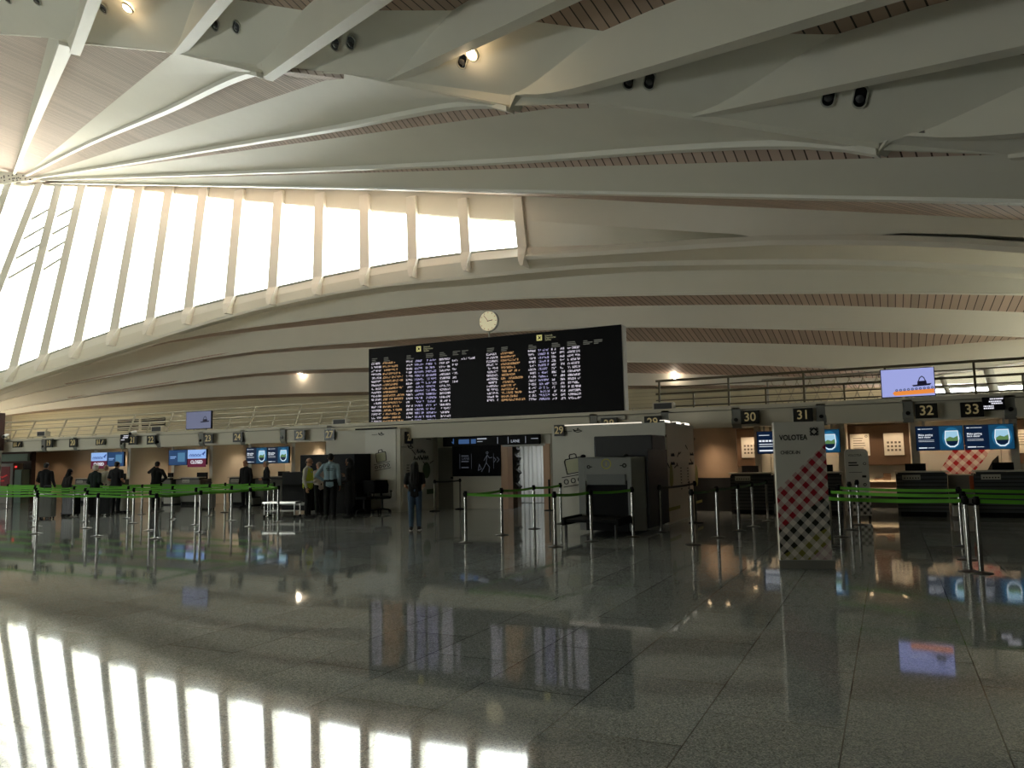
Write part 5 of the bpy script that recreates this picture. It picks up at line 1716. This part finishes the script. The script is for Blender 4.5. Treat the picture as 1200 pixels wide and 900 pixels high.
person('woman with long black hair in a black shirt and blue jeans walking away', ground(486.5, 621.5), .02, 1.58, '0e0e10', '4a5f78', '0c0a0a', ('bent', 'bent'), long_sleeve=False, hairstyle='long', shoes='24242a', stride=.05, sole='e8e8e4')
# lettering across the back of the light blue shirt, laid on the cloth
bv = BVHTree.FromPolygons([v.co for v in sb.data.vertices], [tuple(p.vertices) for p in sb.data.polygons])
g = MB()
for r in range(2):
    x = -.1+.03*r
    while x < .1-.03*r:
        w_ = random.uniform(.012, .025)
        q = []
        for xx, zz in ((x, 1.33-.045*r), (x+w_, 1.33-.045*r), (x+w_, 1.355-.045*r), (x, 1.355-.045*r)):
            hit = bv.ray_cast(Vector((xx, -1, zz)), Vector((0, 1, 0)))[0]
            q.append(hit+Vector((0, -.003, 0)) if hit else Vector((xx, -.13, zz)))
        g.quad(*q); x += w_+.006
o = g.build('back_print', INK, sb, fix=False)
# black belt with pouch on the guard
g = MB().lathe([(.178, .985), (.184, 1.0), (.184, 1.03), (.178, 1.04)], n=28)
g.v = [(x, y*.72, z) for x, y, z in g.v]
g.box(.1, .19, -.13, -.06, .97, 1.06)
g.build('utility_belt', BLACK, tb)

# ================================================================== CEILING LIGHTS
hidden = bpy.context.evaluated_depsgraph_get()
allv, allf = [], []
for o in list(bpy.data.objects):
    if o.parent is ceil and o.name.split('.')[0] in ('roof_rib', 'soffit_panel', 'slat_panel'):
        b0 = len(allv); allv += [v.co.copy() for v in o.data.vertices]; allf += [tuple(b0+i for i in p.vertices) for p in o.data.polygons]
ctree = BVHTree.FromPolygons(allv, allf)


def on_ceiling(px, py):
    d = ray(px, py).normalized()
    h, n, i, dist = ctree.ray_cast(EYE, d)
    if h is None: return None
    if n.dot(d) > 0: n = -n
    return h, n


def oriented(name, label, cat, px, py, group):
    r = on_ceiling(px, py)
    if r is None: return None
    h, n = r
    t = thing(name, label, cat, h+n*.03, 0, group)
    t.rotation_mode = 'QUATERNION'
    d_ = ray(px, py); f = Vector((d_.x, d_.y, 0)); f = (f-n*f.dot(n)).normalized(); x_ = f.cross(n).normalized()
    t.rotation_quaternion = Matrix((x_, f, n)).transposed().to_quaternion()
    return t, n


SPOTP = [(10, -2, 'first'), (44, 0, 'second'), (122, 9, 'third'), (253, 28, 'fourth'), (278, 31, 'fifth'), (394, 50, 'sixth'), (412, 49, 'seventh'),
         (543, 70, 'eighth'), (738, 93, 'ninth'), (762, 93, 'tenth'), (972, 111, 'eleventh'), (1009, 112, 'twelfth')]
for px, py, e in SPOTP:
    r = oriented('recessed_downlight', 'unlit oval recessed downlight in the near roof, %s along the fold from the hub' % e, 'downlight', px, py, 'unlit downlights in the near roof')
    if not r: continue
    t, n = r
    a = MB()
    vs = []
    ov = lambda s: [(s*.115*math.cos(u), s*(.12*math.sin(u)+(.1 if math.sin(u) > 0 else -.1))) for u in np.linspace(0, 2*PI, 25)[:-1]]
    o1, o2 = ov(1.0), ov(1.18)
    k = len(o1)
    a.add([(x, y, .0) for x, y in o2]+[(x, y, .03) for x, y in o2]+[(x, y, .03) for x, y in o1]+[(x, y, .0) for x, y in o1], [(i, (i+1) % k, k+(i+1) % k, k+i) for i in range(k)]+[(k+i, k+(i+1) % k, 2*k+(i+1) % k, 2*k+i) for i in range(k)]+[(2*k+i, 2*k+(i+1) % k, 3*k+(i+1) % k, 3*k+i) for i in range(k)])
    a.build('rim', LGREY, t)
    MB().add([(x, y, .012) for x, y in o1], [tuple(range(k))]).build('recess', BLACKG, t, fix=False)
    MB().ball((0, .05, .012), (.09, .09, .03), 14, 6).build('lamp_glass', mat('lamp glass dark', '4a4b4e', .15), t)
LITP = [(150.5, 8, 'third', 110), (554.5, 62, 'seventh', 90)]
for px, py, nm, pw in LITP:
    r = oriented('lit_downlight', 'glowing downlight in the near roof %s' % ('nearest the hub' if px < 300 else 'above the long middle rib'), 'downlight', px, py, 'lit downlights')
    t, n = r
    a = MB(); a.lathe([(.2, 0), (.2, .05), (.14, .05), (.14, 0)], n=24); a.build('rim', LGREY, t)
    MB().ball((0, 0, .05), (.14, .14, .05), 18, 8).build('bulb', lamp('bulb warm', 'ffe2b0', 30.0), t)
    L = bpy.data.lights.new('downlight_lamp', 'POINT'); L.energy = pw*.1; L.color = (1, .72, .42); L.shadow_soft_size = .15
    o = bpy.data.objects.new('downlight_lamp', L); COL.objects.link(o); o.parent = t; o.location = (0, 0, .35)
for px, py, pw, lab in ((354.5, 440, 60, 'small glowing lamp under the far gallery roof above number twenty-five'), (791, 441.5, 60, 'small glowing lamp under the gallery roof above number twenty-nine')):
    r = oriented('lit_downlight', lab, 'downlight', px, py, 'lit downlights')
    t, n = r
    MB().lathe([(.16, 0), (.16, .06), (.1, .06), (.1, 0)], n=20).build('rim', LGREY, t)
    MB().ball((0, 0, .06), (.12, .12, .07), 14, 8).build('bulb', lamp('bulb white', 'fff0dc', 25.0), t)
    L = bpy.data.lights.new('downlight_lamp', 'POINT'); L.energy = pw*.35; L.color = (1, .82, .6); L.shadow_soft_size = .1
    o = bpy.data.objects.new('downlight_lamp', L); COL.objects.link(o); o.parent = t; o.location = (0, 0, .3)

# warm recessed lamps in the soffit over the counters
wl = MB().lathe([(.09, 0), (.09, -.012), (.06, -.012), (.06, 0)], n=20).mesh('rim', LGREY)
we = MB().add([(.06*math.cos(2*PI*i/16), .06*math.sin(2*PI*i/16), -.006) for i in range(16)], [tuple(range(16))]).mesh('bulb', lamp('soffit bulb', 'ffd9a8', 12.0), fix=False)
warm_spots.sort()
WD = 'one two three four five six seven eight nine ten eleven twelve thirteen fourteen fifteen sixteen seventeen eighteen nineteen twenty twenty-one twenty-two twenty-three twenty-four twenty-five twenty-six twenty-seven twenty-eight twenty-nine thirty thirty-one thirty-two thirty-three thirty-four thirty-five thirty-six'.split()
WARM_W = 32
for k, (x, y) in enumerate(warm_spots):
    t = thing('soffit_downlight', 'small warm lamp in the counter soffit, %s along the row from the far end' % WD[k], 'downlight', (x, y, 2.44), 0, 'warm lamps in the counter soffit')
    for nm, me in (('rim', wl), ('bulb', we)):
        o = bpy.data.objects.new(nm, me); COL.objects.link(o); o.parent = t
    L = bpy.data.lights.new('soffit_lamp', 'SPOT'); L.energy = WARM_W*(1.0 if y > 24 else 1.0); L.color = (1, .74, .50); L.shadow_soft_size = .06; L.spot_size = math.radians(125); L.spot_blend = .7
    o = bpy.data.objects.new('soffit_lamp', L); COL.objects.link(o); o.parent = t; o.location = (0, 0, -.03)


def area(name, p, size, energy, color, rot=(0, 0, 0), sy=None):
    L = bpy.data.lights.new(name, 'AREA'); L.energy = energy; L.color = color; L.size = size
    if sy: L.shape = 'RECTANGLE'; L.size_y = sy
    o = bpy.data.objects.new(name, L); COL.objects.link(o); o.location = p; o.rotation_euler = rot
    return o


# fill tubes added out of sight over the gallery, and the security lane light
for k in range(7):
    px_ = (30, 110, 200, 300, 420, 760, 930)[k]
    p = at(px_, curve_px(l3bT, [px_])[0], 45.2)
    t = thing('fill_tube', 'added fill tube hidden behind the last gallery rib, %s from the far end' % WORDS[k], 'light', (p.x, 46.0, p.z+.3), 0, 'added fill tubes over the gallery')
    MB().box(-1.2, 1.2, -.06, .06, 0, .06).build('housing', LGREY, t)
    MB().tube((-1.15, 0, -.02), (1.15, 0, -.02), .025).build('tube', lamp('tube', 'fff1cf', 4.0), t)
    MB().tube((-.9, 0, .06), (-.9, 0, .7), .01, None, 6).tube((.9, 0, .06), (.9, 0, .7), .01, None, 6).build('hanger', GREY, t)
    o = area('fill_tube_lamp', (0, .1, -.06), 2.3, 800, (1, .92, .70), (math.radians(35), 0, 0), .1); o.parent = t
t = thing('lane_light', 'square ceiling light inside the security entrance', 'light', (-10.9, 24.2, 2.415))
MB().box(-.3, .3, -.3, .3, -.02, .02).build('diffuser', lamp('lane diffuser', 'f4f8ff', 1.5), t)
o = area('lane_lamp', (0, 0, -.04), .6, 35, (.93, .97, 1)); o.parent = t; o.data.energy = 20

# ================================================================== DAYLIGHT
wd = bpy.data.worlds.new('overcast sky'); S.world = wd; wd.use_nodes = True
bg = wd.node_tree.nodes['Background']
bg.inputs[0].default_value = (1.0, .995, .955, 1)
bg.inputs[1].default_value = 16.5


def portal(c, normal, w, h):
    L = bpy.data.lights.new('portal', 'AREA'); L.shape = 'RECTANGLE'; L.size = w; L.size_y = h
    L.cycles.is_portal = True
    o = bpy.data.objects.new('portal', L); COL.objects.link(o)
    o.location = c
    o.rotation_mode = 'QUATERNION'; o.rotation_quaternion = Vector(normal).to_track_quat('-Z', 'Y')


portal((-40, 36.2, 15.0), (0, -1, 0), 62, 17)
portal((12.0, 43.5, 6.5), (0, -1, 0), 28, 5.0)

portal((-44.0, -20.5, 1.7), (0, 1, 0), 32, 2.8)

portal((xe+.5, 41, 6.1), (-1, 0, 0), 16.5, 5.2)
S.view_settings.view_transform = 'Standard'
S.view_settings.look = 'None'
S.view_settings.exposure = 0.0
S.view_settings.gamma = 1.0
S.view_settings.use_curve_mapping = False
S.cycles.use_denoising = True
S.cycles.max_bounces = 10
S.cycles.diffuse_bounces = 6
S.cycles.sample_clamp_indirect = 8.0
